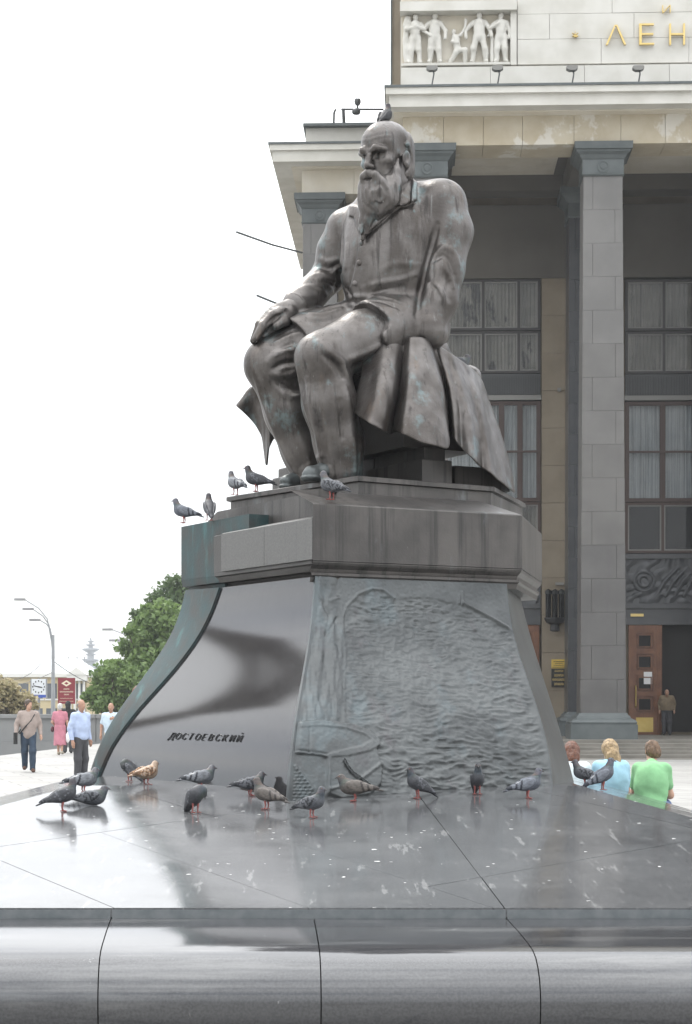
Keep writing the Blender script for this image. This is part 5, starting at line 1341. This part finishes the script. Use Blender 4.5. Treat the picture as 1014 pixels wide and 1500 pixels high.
# cloth lying over the top of the seat
g = SDF((-.6, 18.0, 4.95), (1.9, 20.9, 5.75), .02)
tp = [Q(548, 512, .38), Q(600, 506, .48), Q(640, 513, .42), Q(690, 552, .28)]
g.chain(tp, [.07, .07, .07, .06], .05)
for a_, b_ in ((tp[0], fl(.75, -.9, 5.12)), (tp[1], fl(.3, -1.0, 5.16)), (tp[2], fl(-.2, -1.0, 5.14)), (tp[3], fl(-.75, -.9, 5.0))): g.cone(a_, b_, .09, .09, .12)
g.cone(fl(.5, 0, 5.1), fl(-.5, 0, 5.1), .14, .14, .2)
g.cone(fl(.5, -.6, 5.1), fl(-.5, -.6, 5.1), .14, .14, .2)
st(g.build('seat_cloth', M['bronze']))
# --- seat: blocks under the drapery
def flbox(f0, f1, l0, l1, z0, z1, name, mat, ch=.012):
    m_ = MB(); poly = [fl(f, l, 0)[:2] for f, l in ((f0, l0), (f1, l0), (f1, l1), (f0, l1))]
    c = sum(poly)/4; r0 = [(*p, z0) for p in poly]; r1 = [(*p, z1-ch) for p in poly]; r2 = [(*(p+(c-p)*ch*1.5), z1) for p in poly]
    m_.loft([r0, r1, r2]); return st(m_.build(name, mat))
flbox(.24, -.10, .62, -.45, 3.835, 4.09, 'seat_foot_and_void_block', M['bronze_block'])
flbox(.18, -.06, .56, -.40, 4.09, 4.215, 'seat_foot_and_void_block', M['bronze_block'])
flbox(.16, -.5, -.455, -1.15, 3.836, 4.325, 'seat_foot_and_void_block', M['bronze_dark'])  # added dark block standing in for the shaded void between legs and seat
flbox(-.20, -.85, .52, -.45, 3.835, 4.06, 'seat_foot_and_void_block', M['bronze_block'])
flbox(.98, .2, -.60, -1.12, 3.835, 4.03, 'seat_foot_and_void_block', M['bronze_block'])
flbox(.92, .25, -.62, -1.10, 4.03, 4.13, 'seat_foot_and_void_block', M['bronze_block'])
flbox(.84, .3, -.64, -1.08, 4.13, 4.33, 'seat_foot_and_void_block', M['bronze_block'])
flbox(.90, -.45, -.62, -1.12, 4.331, 5.05, 'seat_block', M['bronze_block'])
flbox(.35, -.50, .45, -.619, 4.216, 5.05, 'seat_block', M['bronze_dark'])
# ------------------------------------------------------------------ pigeons
pm, pt, pb = nodes('feathers'); at_ = pt.nodes.new('ShaderNodeVertexColor'); at_.layer_name = 'plumage'
pn = noise_of(pt, pt.nodes.new('ShaderNodeTexCoord').outputs['Object'], 90, 3, (.5, 1, 1)); pv_ = pt.nodes.new('ShaderNodeHueSaturation')
pt.links.new(at_.outputs['Color'], pv_.inputs['Color']); mr = pt.nodes.new('ShaderNodeMapRange'); mr.inputs['From Min'].default_value = .3; mr.inputs['From Max'].default_value = .7; mr.inputs['To Min'].default_value = .65; mr.inputs['To Max'].default_value = 1.3
pt.links.new(pn, mr.inputs['Value']); pt.links.new(mr.outputs[0], pv_.inputs['Value']); pt.links.new(pv_.outputs[0], pb.inputs['Base Color']); pb.inputs['Roughness'].default_value = .6
M['pleg'] = flat('pigeon_leg', (.26, .075, .065), .6); M['beak'] = flat('pigeon_beak', (.05, .045, .045), .4); M['eye'] = flat('pigeon_eye', (.28, .06, .01), .2)
def rotm(ax_, deg): return np.array(Matrix.Rotation(R(deg), 3, ax_))
POSE = {   # body pitch, neck/head points, leg length
 'stand': dict(pitch=14, neck=[(.075, 0, .165), (.093, 0, .205), (.100, 0, .232)], face=(1, 0, -.12), leg=.055),
 'tall':  dict(pitch=30, neck=[(.065, 0, .185), (.080, 0, .228), (.086, 0, .258)], face=(1, 0, -.1), leg=.06),
 'look':  dict(pitch=18, neck=[(.075, .0, .170), (.090, .006, .212), (.090, .010, .238)], face=(.45, .9, -.2), leg=.06),
 'crouch': dict(pitch=4, neck=[(.080, 0, .128), (.100, 0, .158), (.110, 0, .180)], face=(1, 0, -.1), leg=.042),
 'rest':  dict(pitch=2, neck=[(.085, 0, .085), (.105, 0, .110), (.112, 0, .130)], face=(1, 0, -.1), leg=.0),
 'preen': dict(pitch=38, neck=[(.055, .02, .185), (.062, .045, .175), (.050, .060, .150)], face=(-.25, .3, -.9), leg=.055)}
def pigeon_sdf(pose):
    p = POSE[pose]; lift = p['leg']; z0 = lift+.055 if pose != 'rest' else .052
    Rm = rotm('Y', -p['pitch']); base = np.array([0, 0, z0+.005]); T = lambda x, y, z: tuple(base+Rm@np.array([x, y, z]))
    g = SDF((-.26, -.10, -.03), (.18, .10, .30), .0055)
    g.ell(T(.02, 0, 0), (.092, .055, .056), rot=Rm.T, k=0); g.ell(T(.062, 0, .006), (.05, .047, .050), rot=Rm.T, k=.03); g.ell(T(-.06, 0, .005), (.075, .036, .032), rot=Rm.T, k=.03)
    tp = -6 if pose != 'preen' else 0
    Rt = Rm@rotm('Y', tp); g.ell(tuple(np.array(T(-.135, 0, .0))), (.085, .030, .0095), rot=Rt.T, k=.015)
    n = p['neck']; g.chain([T(.062, 0, .015)]+n, [.042, .034, .026, .0235], .02)
    h = np.array(n[-1]); fc = np.array(p['face'], float); fc /= np.linalg.norm(fc)
    g.cone(h-fc*.004, h+fc*.014, .0235, .018, .008)
    return g, h, fc, T, Rm, base
def colours(V, kind, T, Rm, base, head, part):
    loc = (V-base)@Rm            # body axes
    x, y, z = loc[:, 0], loc[:, 1], loc[:, 2]
    C = dict(grey=((.20, .215, .24), (.30, .315, .34), (.035, .04, .05)), dark=((.075, .078, .088), (.085, .088, .098), (.03, .032, .04)), check=((.12, .128, .145), (.17, .178, .195), (.03, .032, .04)),
             brown=((.13, .115, .105), (.20, .175, .155), (.06, .05, .045)), tan=((.36, .27, .20), (.40, .24, .14), (.17, .10, .06)), black=((.022, .022, .025), (.025, .025, .028), (.015, .015, .015)), slate=((.15, .165, .20), (.24, .26, .30), (.04, .045, .06)))[kind]
    b, wg, bar = [np.array(c)*(1 if kind == 'tan' else .62) for c in C]; c = np.tile(b, (len(V), 1))
    hd_ = np.linalg.norm(V-head, axis=1); nk = np.clip(1-np.abs(hd_-.055)/.04, 0, 1)
    if part == 'body':
        irid = np.stack([.04+.05*(z > .06), .06+0*z, .06+.02*np.sin(x*60)], 1)*(1.1 if kind in ('grey', 'slate') else .7)
        if kind == 'tan': irid = np.tile((.34, .24, .17), (len(V), 1))
        c = c*(1-nk[:, None]*.75)+irid*nk[:, None]*.75
        c[hd_ < .026] = b*.62 if kind != 'tan' else b*1.05
        tail = x < -.185; c[tail] = bar
        c[(x < -.05) & (x > -.09) & (z > .0) & (kind in ('grey', 'slate'))] = (.32, .32, .32)
    else:
        c[:] = wg
        if kind in ('grey', 'slate', 'brown'):
            for xb in (-.055, -.098): c[np.abs(x-xb-.35*(z-.02)) < .0085] = bar
        if kind in ('check', 'tan'):
            n_ = vnoise(x*95, y*30, z*95, 7); c[n_ > .12] = bar; 
            if kind == 'tan': c[n_ < -.35] = (.5, .42, .35)
        c[x < -.135] = bar
        if kind == 'dark': c[vnoise(x*80, y*30, z*80, 9) > .35] = (.13, .135, .15)
    return np.concatenate([c, np.ones((len(c), 1))], 1)
_pc = {}
def setcol(o, c):
    a = o.data.color_attributes.new('plumage', 'FLOAT_COLOR', 'POINT'); a.data.foreach_set('color', c.astype(np.float32).ravel())
def pigeon(pos, yaw, pose, kind, label, s=1.0):
    e = empty('pigeon', pos, yaw, label=label, cat='pigeon', group='pigeons on the monument'); e.scale = (s, s, s)
    key = (pose, kind)
    if key not in _pc:
        g, h, fc, T, Rm, base = pigeon_sdf(pose); V, Qd = g.mesh()
        parts = []
        o = mesh_obj('body', V, Qd, pm, None, True); setcol(o, colours(V, kind, T, Rm, base, h, 'body')); parts.append(o)
        for sd_ in (-1, 1):
            w_ = SDF((-.24, -.10, -.03), (.14, .10, .28), .0055); Rw = Rm@rotm('Y', -7)@rotm('Z', sd_*7)
            w_.ell(T(-.015, sd_*.046, .014), (.088, .016, .042), rot=(Rw).T, k=0); w_.ell(T(-.10, sd_*.032, .012), (.085, .010, .020), rot=(Rm@rotm('Y', -4)@rotm('Z', sd_*9)).T, k=.015)
            V2, Q2 = w_.mesh(); o = mesh_obj('wing', V2, Q2, pm, None, True); setcol(o, colours(V2, kind, T, Rm, base, h, 'wing')); parts.append(o)
        if pose != 'rest':
            for sd_ in (-1, 1):
                hp = np.array(T(.005, sd_*.022, -.03)); kn_ = np.array([hp[0]-.008, hp[1], POSE[pose]['leg']*.55]); ft = np.array([.012, sd_*.024, .006])
                m_ = MB().tube([tuple(hp), tuple(kn_), tuple(ft)], [.011, .0055, .005], 6)
                for a in (-35, 0, 35): m_.tube([tuple(ft), tuple(ft+np.array([math.cos(R(a))*.03, math.sin(R(a))*.03, -.002]))], [.0045, .003], 5)
                m_.tube([tuple(ft), tuple(ft+np.array([-.018, 0, -.002]))], [.004, .003], 5)
                parts.append(m_.build('leg', M['pleg']))
        up = np.array([0, 0, 1.]); bk = MB().tube([tuple(h+fc*.024), tuple(h+fc*.038-up*.001), tuple(h+fc*.05-up*.006)], [.0075, .0055, .0015], 6).build('beak', M['beak']); parts.append(bk)
        sdv = np.cross(fc, up); sdv /= np.linalg.norm(sdv)
        for s_ in (-1, 1):
            q = SDF(h-.04, h+.04, .0025); q.ell(h+fc*.010+sdv*s_*.0195+up*.005, (.0042,)*3, k=0); parts.append(q.build('eye', M['eye']))
        for o in parts: o.parent = e
        _pc[key] = parts
    else:
        for o in _pc[key]: dup(o, e)
    return e
def on_slab(px, py):
    q = onslab(px, py); return (q[0], q[1], slab_z(q[0], q[1])+.002)
# yaw: 0 faces right in the picture, 180 faces left, -90 faces the camera, 90 away
for (px_, py_, yaw, pose, kind, lab, s) in [
  (90, 1189, 15, 'look', 'dark', 'dark pigeon standing with its head turned back beside two grey ones', 1.0),
  (122, 1161, 32, 'crouch', 'grey', 'pale grey pigeon with dark spotted wing behind the lying pigeon', 1.05),
  (132, 1180, 12, 'rest', 'check', 'chequered pigeon lying flat on the polished slab', 1.05),
  (192, 1145, 150, 'preen', 'dark', 'dark hunched pigeon at the foot of name panel beside the tan pigeon', .95),
  (214, 1150, 50, 'crouch', 'tan', 'tan and cinnamon pigeon at the foot of the name panel', 1.05),
  (293, 1157, 28, 'crouch', 'grey', 'grey pigeon with two wing bars below the engraved name', 1.05),
  (285, 1191, -60, 'preen', 'dark', 'dark grey pigeon preening its breast on the slab', 1.0),
  (366, 1166, 25, 'crouch', 'check', 'dark chequered pigeon close to the name panel behind a brownish one', 1.0),
  (392, 1186, 150, 'stand', 'brown', 'brownish barred pigeon with its tail towards the relief', 1.0),
  (456, 1198, -30, 'stand', 'check', 'grey chequered pigeon on slab below the cobbled relief corner', .95),
  (521, 1174, 172, 'crouch', 'brown', 'dark brown pigeon by the chain on the relief', 1.1),
  (614, 1170, -160, 'tall', 'dark', 'dark upright pigeon with tail to the wavy relief', .95),
  (699, 1164, -88, 'tall', 'dark', 'near black pigeon standing upright and facing outward', .95),
  (772, 1170, 8, 'stand', 'slate', 'slate pigeon stretching beside the corner of the relief', 1.0),
  (858, 1152, 165, 'stand', 'check', 'dark chequered pigeon at the slab edge beside a bluish one', .95),
  (881, 1158, 10, 'tall', 'slate', 'bluish grey pigeon with raised head at the slab edge', 1.05)]:
    pigeon(on_slab(px_, py_), R(yaw), pose, kind, lab, s)
def at_z(px, py, z):
    D = (CZ-z)*F/(py-HY); return ((px-CX)/F*D, D, z)
def onp(a, b, z, yaw, pose, kind, lab, s=1.0):
    p = W(a, b); pigeon((p[0], p[1], z), R(yaw), pose, kind, lab, s)
def at_d(px, D, z): return ((px-CX)/F*D, D, z)
pigeon(at_d(271, 19.3, 3.532), R(165), 'stand', 'slate', 'slate pigeon facing the sky on the teal pier', 1.0)
pigeon(at_d(307, 19.0, 3.532), R(100), 'tall', 'dark', 'dark pigeon seen from behind on the teal pier', 1.0)
pigeon(at_d(346, 19.45, 3.834), R(125), 'stand', 'grey', 'pale pigeon at the corner of the top step', 1.0)
pigeon(at_d(377, 19.15, 3.834), R(160), 'stand', 'dark', 'dark pigeon on the top step near the shoes', 1.05)
pigeon(at_d(487, 17.16, 3.545), R(140), 'stand', 'check', 'dark pigeon perched on the cornice edge below the shoes', 1.05)
hp_ = P(564, 183.5, 18.78); pigeon((hp_[0], hp_[1], hp_[2]-.03), R(65), 'tall', 'black', 'black pigeon perched on the head of the statue', .95)
hp_ = P(668, 528, 18.95); pigeon((hp_[0], hp_[1], hp_[2]-.1), R(20), 'rest', 'dark', 'pigeon settled on the drapery behind the propped arm', 1.1)
# ------------------------------------------------------------------ people
M['skin'] = pbr('skin', (.42, .25, .18), (.47, .29, .21), 8, .55); M['skin_t'] = pbr('skin_tanned', (.34, .19, .13), (.38, .22, .15), 8, .55)
def cloth(name, c, v=.8): return pbr(name, c, tuple(q*v for q in c), 7, .9, 0, .15, 30)
STAND = dict(pel=(0, 0, .95), che=(0, 0, 1.28), nec=(0, 0, 1.47), hed=(.02, 0, 1.63), sh=.185, sz=1.41,
    el=[(-.03, .25, 1.13), (-.03, -.25, 1.13)], wr=[(.05, .26, .90), (.05, -.26, .90)], hip=.09, kn=[(.03, .10, .50), (.03, -.10, .50)], an=[(0, .10, .09), (0, -.10, .09)])
def person(loc, yaw, label, J, top, bottom, shoes, hair, skin='skin', sleeve='short', skirt=None, hairlen=0, bald=False, s=1.0, face=0, loose=0.0, tucked=False, h=.014):
    j = dict(STAND); j.update(J); e = empty('person', loc, yaw, label=label, cat='person'); e.scale = (s, s, s)
    A_ = lambda t: np.array(t, float)
    pel, che, nec, hed = [A_(j[k]) for k in ('pel', 'che', 'nec', 'hed')]
    ty = j.get('twist', 0); shv = A_((-math.sin(ty), math.cos(ty), 0))
    sc_ = A_((che[0]*.3+nec[0]*.7, che[1]*.3+nec[1]*.7, j['sz'])); sh = [sc_+shv*j['sh'], sc_-shv*j['sh']]; hip = [pel+A_((0, j['hip'], -.03)), pel-A_((0, j['hip'], .03))]
    el, wr, kn, an = [[A_(p) for p in j[k]] for k in ('el', 'wr', 'kn', 'an')]
    allp = np.array([pel, che, nec, hed]+sh+hip+el+wr+kn+an); lo, hi = allp.min(0)-.28, allp.max(0)+.28
    def limbs(g, f, arms=1, legs=1, k=.04):
        if legs:
            for q in (0, 1): g.chain([hip[q], kn[q], an[q]], [.085*f, .060*f, .042*f], k)
        if arms:
            for q in (0, 1): g.chain([sh[q], el[q], wr[q]], [.052*f, .042*f, .030*f], k)
    cf, sf = math.cos(face), math.sin(face); Rf = np.array([[cf, -sf, 0], [sf, cf, 0], [0, 0, 1]]); pit = j.get('nod', 0)
    Rf = Rf@np.array([[math.cos(pit), 0, math.sin(pit)], [0, 1, 0], [-math.sin(pit), 0, math.cos(pit)]])
    hp = lambda x, y, z: hed+Rf@A_((x, y, z))
    b = SDF(lo, hi, h); b.chain([pel, (pel+che)/2, che], [.115, .11, .125], .06); b.cone(sh[0], sh[1], .05, .05, .06); limbs(b, .95)
    b.cone(nec-[0, 0, .04], hed-[0, 0, .06], .052, .05, .03); b.ell(hed+[0, 0, .02], (.094, .074, .105), rot=Rf.T, k=.01); b.ell(hp(.03, 0, -.055), (.06, .055, .065), rot=Rf.T, k=.03)
    b.cone(hp(.09, 0, .005), hp(.108, 0, -.025), .011, .014, .012)
    for sd_ in (-1, 1):
        b.ell(hp(-.005, sd_*.078, -.005), (.018, .010, .03), k=.006); b.ell(hp(.102, sd_*.032, .012), (.02, .017, .010), k=.01, op='s')
    b.cone(hp(.083, -.02, -.062), hp(.083, .02, -.062), .006, .006, .006)
    for q in (0, 1):
        d_ = wr[q]-el[q]; d_ = d_/np.linalg.norm(d_); d_ = d_*.55+A_(j.get('hand', (0.1, 0, -.6)))*.75; d_ /= np.linalg.norm(d_)
        sv = np.cross(d_, (0, 1., 0)); sv /= max(np.linalg.norm(sv), 1e-3); pm_ = wr[q]+d_*.085
        b.cone(wr[q], pm_, .032, .038, .02)
        for k_, (o_, L_) in enumerate(((-.030, .062), (-.010, .075), (.010, .07), (.030, .055))): b.chain([pm_+sv*o_, pm_+sv*o_*1.1+d_*L_*.6, pm_+sv*o_+d_*L_+A_((0, (1 if q else -1)*.012, 0))], [.011, .010, .009], .006)
        b.chain([wr[q]+d_*.03+sv*.03, wr[q]+d_*.07+sv*.062], [.015, .011], .01)
    b.build('body', M[skin], e)
    # upper garment
    g = SDF(lo, hi, h); L = loose
    g.ell((che*.85+pel*.15)+[0, 0, .03], (.125+L, .172+L, .22), rot=np.array([[math.cos(ty), math.sin(ty), 0], [-math.sin(ty), math.cos(ty), 0], [0, 0, 1]]), k=0); g.ell((che+pel)/2, (.132+L, .165+L, .26), k=.14)
    g.cone(sh[0]*.92+sc_*.08, sh[1]*.92+sc_*.08, .060, .060, .11); g.cone(nec-[0, 0, .05], sh[0]*.8+sc_*.2, .05, .05, .05); g.cone(nec-[0, 0, .05], sh[1]*.8+sc_*.2, .05, .05, .05); g.ell(pel+[0, 0, .02 if tucked else -.02], (.138+L, .175+L, .12 if tucked else .16), k=.06)
    for q in (0, 1):
        g.cone(sh[q], sh[q]*.35+el[q]*.65, .060+L*.3, .058+L*.4, .07)
        if sleeve == 'long': g.chain([sh[q]*.35+el[q]*.65, el[q], wr[q]*.92+el[q]*.08], [.066+L*.5, .058+L*.4, .045], .03)
    g.cone(nec-[0, 0, .06], nec+[-.01, 0, .0], .085, .066, .04)
    g.cone(nec+[.05, 0, .02], nec+[.02, 0, -.02], .045, .04, .02, 's')
    X_, Y_, Z_ = g.g((slice(None),)*3)
    hem = j.get('hem', pel[2]-.06); g.d = np.maximum(g.d, hem-Z_).astype(np.float32)
    g.d -= (vnoise(X_*13, Y_*13, Z_*7, 3)*.006+(1-np.abs(vnoise(X_*6+Z_*4, Y_*6, Z_*10-Y_*4, 4)))*.007-.004).astype(np.float32)
    g.build('shirt' if not skirt else 'blouse', M[top], e)
    # lower garment
    g = SDF(lo, hi, h)
    if skirt:
        zb = skirt; g.ell(pel+[0, 0, .0], (.15, .185, .2), k=0); n_ = 7
        for k_ in range(n_):
            t = k_/(n_-1); z = pel[2]-.02-(pel[2]-zb)*t; g.ell((pel[0]-.02*t, 0, z), (.15+.03*t, .19+.03*t, .12), k=.06)
        X_, Y_, Z_ = g.g((slice(None),)*3); g.d = np.maximum(g.d, zb-.02-Z_+.02*np.sin(Y_*30)).astype(np.float32); g.d -= (vnoise(X_*16, Y_*16, Z_*3, 5)*.014).astype(np.float32)
        g.build('dress', M[bottom], e)
    else:
        g.ell(pel, (.125, .165, .13), k=0)
        for q in (0, 1): g.chain([hip[q], kn[q], an[q]+[0, 0, -.01]], [.106, .082, .070], .05)
        X_, Y_, Z_ = g.g((slice(None),)*3); g.d -= (vnoise(X_*12, Y_*12, Z_*7, 6)*.010).astype(np.float32)
        g.d = np.maximum(g.d, .045-Z_+(0 if an[0][2] > 0 else -9)).astype(np.float32)
        g.build('trousers', M[bottom], e)
    for q in (0, 1):
        g = SDF(an[q]-[.2, .12, .14], an[q]+[.3, .12, .12], .011); f_ = an[q]*1; d_ = A_((1, (.12 if q == 0 else -.12), 0))
        g.chain([f_+[-.05, 0, -.035], f_+[0, 0, -.02], f_+d_*.10+[0, 0, -.045], f_+d_*.18+[0, 0, -.052]], [.042, .048, .042, .034], .03)
        X_, Y_, Z_ = g.g((slice(None),)*3); g.d = np.maximum(g.d, an[q][2]-.09-Z_).astype(np.float32); g.build('shoe', M[shoes], e)
    if hair:
        g = SDF(hed-[.22, .2, .55], hed+[.2, .2, .22], .011)
        if bald:
            g.ell(hp(-.025, 0, .005), (.085, .083, .07), rot=Rf.T, k=0); X_, Y_, Z_ = g.g((slice(None),)*3); g.d = np.maximum(g.d, Z_-hed[2]-.035).astype(np.float32)
        else:
            g.ell(hp(-.012, 0, .03), (.103, .085, .108), rot=Rf.T, k=0)
            if hairlen: g.chain([hp(-.04, 0, .0), hp(-.07, .0, -.10), hp(-.085, j.get('hairside', 0)*.5, -.10-hairlen*.5), hp(-.085, j.get('hairside', 0), -.10-hairlen)], [.085, .078, .06, .022], .04)
            else: g.ell(hp(-.05, 0, -.03), (.065, .078, .07), rot=Rf.T, k=.03)
            g.ell(hp(.12, 0, -.045), (.10, .064, .105), rot=Rf.T, k=.02, op='s')
        X_, Y_, Z_ = g.g((slice(None),)*3); g.d -= (vnoise(X_*60, Y_*60, Z_*14, 11)*.010+vnoise(X_*25, Y_*25, Z_*9, 12)*.008).astype(np.float32)
        g.build('hair', M[hair], e)
    return e
for n_, c_ in dict(taupe=(.33, .27, .24), jeans=(.035, .055, .085), brownshoe=(.09, .045, .03), darkhair=(.07, .045, .03), pink=(.50, .20, .25), whitehair=(.62, .61, .58), lightblue=(.42, .50, .68), charcoal=(.06, .06, .065), blackshoe=(.025, .025, .025), paleblue=(.52, .62, .70), beige=(.45, .40, .32),
    redhair=(.15, .052, .024), blonde=(.38, .265, .135), sandhair=(.17, .10, .055), whiteshirt=(.66, .74, .76), skyblue=(.34, .56, .68), green=(.22, .46, .23), denim=(.12, .17, .30), tanjacket=(.22, .17, .11), greyhair=(.2, .19, .18)).items(): M[n_] = cloth(n_, c_) if 'hair' not in n_ and n_ != 'blonde' else pbr(n_, c_, tuple(q*.55 for q in c_), 30, .5, 0, .5, 60, layers=[(tuple(min(1, q*1.35) for q in c_), 70, (1, 1, .12), .55, .7, .7), (tuple(q*.3 for q in c_), 55, (1, 1, .1), .55, .7, .8)])
gp = lambda px, py: ((px-CX)/F*(CZ*F/(py-HY)), CZ*F/(py-HY), 0)
# walking man with a shoulder bag
p = person(gp(42, 1131), R(-78), 'man in taupe shirt and dark jeans walking with a black shoulder bag', dict(kn=[(.14, .09, .50), (-.02, -.09, .52)], an=[(.16, .09, .09), (-.20, -.08, .14)], el=[(-.06, .27, 1.13), (-.04, -.28, 1.13)], wr=[(.06, .29, .90), (.08, -.30, .90)], hem=.80), 'taupe', 'jeans', 'brownshoe', 'darkhair', sleeve='long', face=R(30), loose=.012, s=1.0)
MB().tube([(.06, .17, 1.45), (.155, .05, 1.25), (.165, -.1, 1.08), (.10, -.22, .93)], .016, 6).tube([(.06, .17, 1.45), (-.06, .14, 1.42), (-.15, -.05, 1.2), (-.06, -.24, .95)], .016, 6).build('bag_strap', M['blackshoe'], p)
MB().bbox(-.16, .18, -.36, -.27, .68, .96, .03).build('bag', M['blackshoe'], p)
# woman in pink
p = person(gp(88, 1106), R(85), 'white-haired woman in a pink dress seen from behind with a plastic bag', dict(el=[(-.02, .26, 1.12), (.0, -.25, 1.13)], wr=[(.08, .20, 1.0), (.0, -.28, .88)], kn=[(.08, .08, .5), (-.03, -.08, .5)], an=[(.12, .08, .09), (-.1, -.08, .12)]), 'pink', 'pink', 'beige', 'whitehair', skirt=.36, s=.93)
g = SDF((-.15, -.42, .35), (.15, -.12, .95), .014); g.ell((0, -.27, .58), (.10, .07, .17), k=0); g.cone((0, -.27, .7), (0, -.275, .86), .04, .015, .05); X_, Y_, Z_ = g.g((slice(None),)*3); g.d -= (vnoise(X_*20, Y_*20, Z_*12, 2)*.016).astype(np.float32); g.build('plastic_bag', flat('plastic_white', (.75, .76, .75), .4), p)
g = SDF((-.15, .12, .72), (.25, .42, 1.1), .014); g.ell((.05, .27, .88), (.13, .06, .10), k=0); g.build('handbag', cloth('handbag', (.10, .04, .05)), p)
person((P(96, 1050, 62)[0], 62.6, 0), R(100), 'dark-haired woman in black walking beyond the pink dress', {}, 'blackshoe', 'charcoal', 'blackshoe', 'blackshoe', hairlen=.25, s=.97)
# balding man in blue shirt
person(gp(118, 1146), R(-38), 'balding man in light blue shirt and charcoal trousers standing still', dict(el=[(-.05, .25, 1.13), (-.05, -.25, 1.13)], wr=[(.03, .25, .90), (.03, -.26, .88)], hem=.9), 'lightblue', 'charcoal', 'blackshoe', 'greyhair', 'skin_t', sleeve='long', bald=True, loose=.015, tucked=True)
# man with hand at his chest
p = person((P(163, 1060, 50)[0], 50, 0), R(-95), 'balding man in pale blue shirt holding a bag strap beside the pedestal', dict(el=[(.05, .24, 1.12), (-.02, -.27, 1.12)], wr=[(.20, .12, 1.34), (.03, -.28, .88)]), 'paleblue', 'beige', 'beige', 'greyhair', 'skin_t', bald=True, loose=.02, s=.95)
MB().tube([(.12, .16, 1.40), (.0, .20, 1.47), (-.13, .12, 1.3)], .014, 6).build('bag_strap', M['blackshoe'], p)
person((P(202, 1030, 34)[0], 34, 0), R(40), 'person with reddish hair half hidden behind the flared pedestal edge', {}, 'whiteshirt', 'beige', 'beige', 'redhair', s=1.13)
# three people sitting on the rim, backs turned
def seat(px, py_top, D, lean=.12, **k):
    x = (px-CX)/F*D; zt = CZ+(HY-py_top)/F*D
    j = dict(sh=.150, pel=(0, 0, .12), che=(lean*.8, 0, .42), nec=(lean*1.5, 0, .60), hed=(lean*2.3, 0, .74), sz=.55, hip=.10, kn=[(.42, .13, .12), (.42, -.13, .12)], an=[(.45, .12, -.32), (.45, -.12, -.32)], hem=.04, nod=.35)
    j['el'] = [(lean+.13, .205, .25), (lean+.13, -.205, .25)]; j['wr'] = [(lean+.32, .14, .22), (lean+.32, -.14, .22)]; j.update(k)
    return (x, D, zt-.86), j
l_, j_ = seat(843, 1088, 22.9, .10); person(l_, R(95), 'red-haired woman in white top sitting on the platform rim', j_, 'whiteshirt', 'denim', 'blackshoe', 'redhair', sleeve='long', hairlen=.07, s=1.0, loose=.008)
l_, j_ = seat(898, 1087, 22.6, .10, hairside=-.10); person(l_, R(92), 'woman with long blonde hair in sky blue T-shirt sitting on the rim', j_, 'skyblue', 'denim', 'blackshoe', 'blonde', hairlen=.30, s=1.02, face=R(10))
l_, j_ = seat(953, 1089, 21.9, .17); person(l_, R(78), 'sandy-haired man in green T-shirt bent forward on the rim', j_, 'green', 'denim', 'blackshoe', 'sandhair', face=R(25), s=1.02, loose=.0)
# old man in the doorway
bxd = wpt(977, 1073, WB-.6); person((bxd[0], bxd[1], ZFL), R(-100), 'stooped old man in tan jacket by the dark open doorway', dict(che=(.05, 0, 1.24), nec=(.12, 0, 1.40), hed=(.2, 0, 1.53), sz=1.35), 'tanjacket', 'charcoal', 'blackshoe', 'greyhair', 'skin_t', sleeve='long', bald=True, loose=.05, h=.018)

# ------------------------------------------------------------------ haze: the damp bright air over the river
hm = bpy.data.materials.new('haze'); hm.use_nodes = True; ht = hm.node_tree; ht.nodes.clear()
ho = ht.nodes.new('ShaderNodeOutputMaterial'); hv = ht.nodes.new('ShaderNodeVolumePrincipled')
hv.inputs['Color'].default_value = (.93, .96, 1, 1); hv.inputs['Density'].default_value = .0004; hv.inputs['Anisotropy'].default_value = .2
ht.links.new(hv.outputs[0], ho.inputs['Volume'])
hz_ = MB().box(-950, 950, -550, 4050, -5, 75).build('haze', hm, kind='stuff')
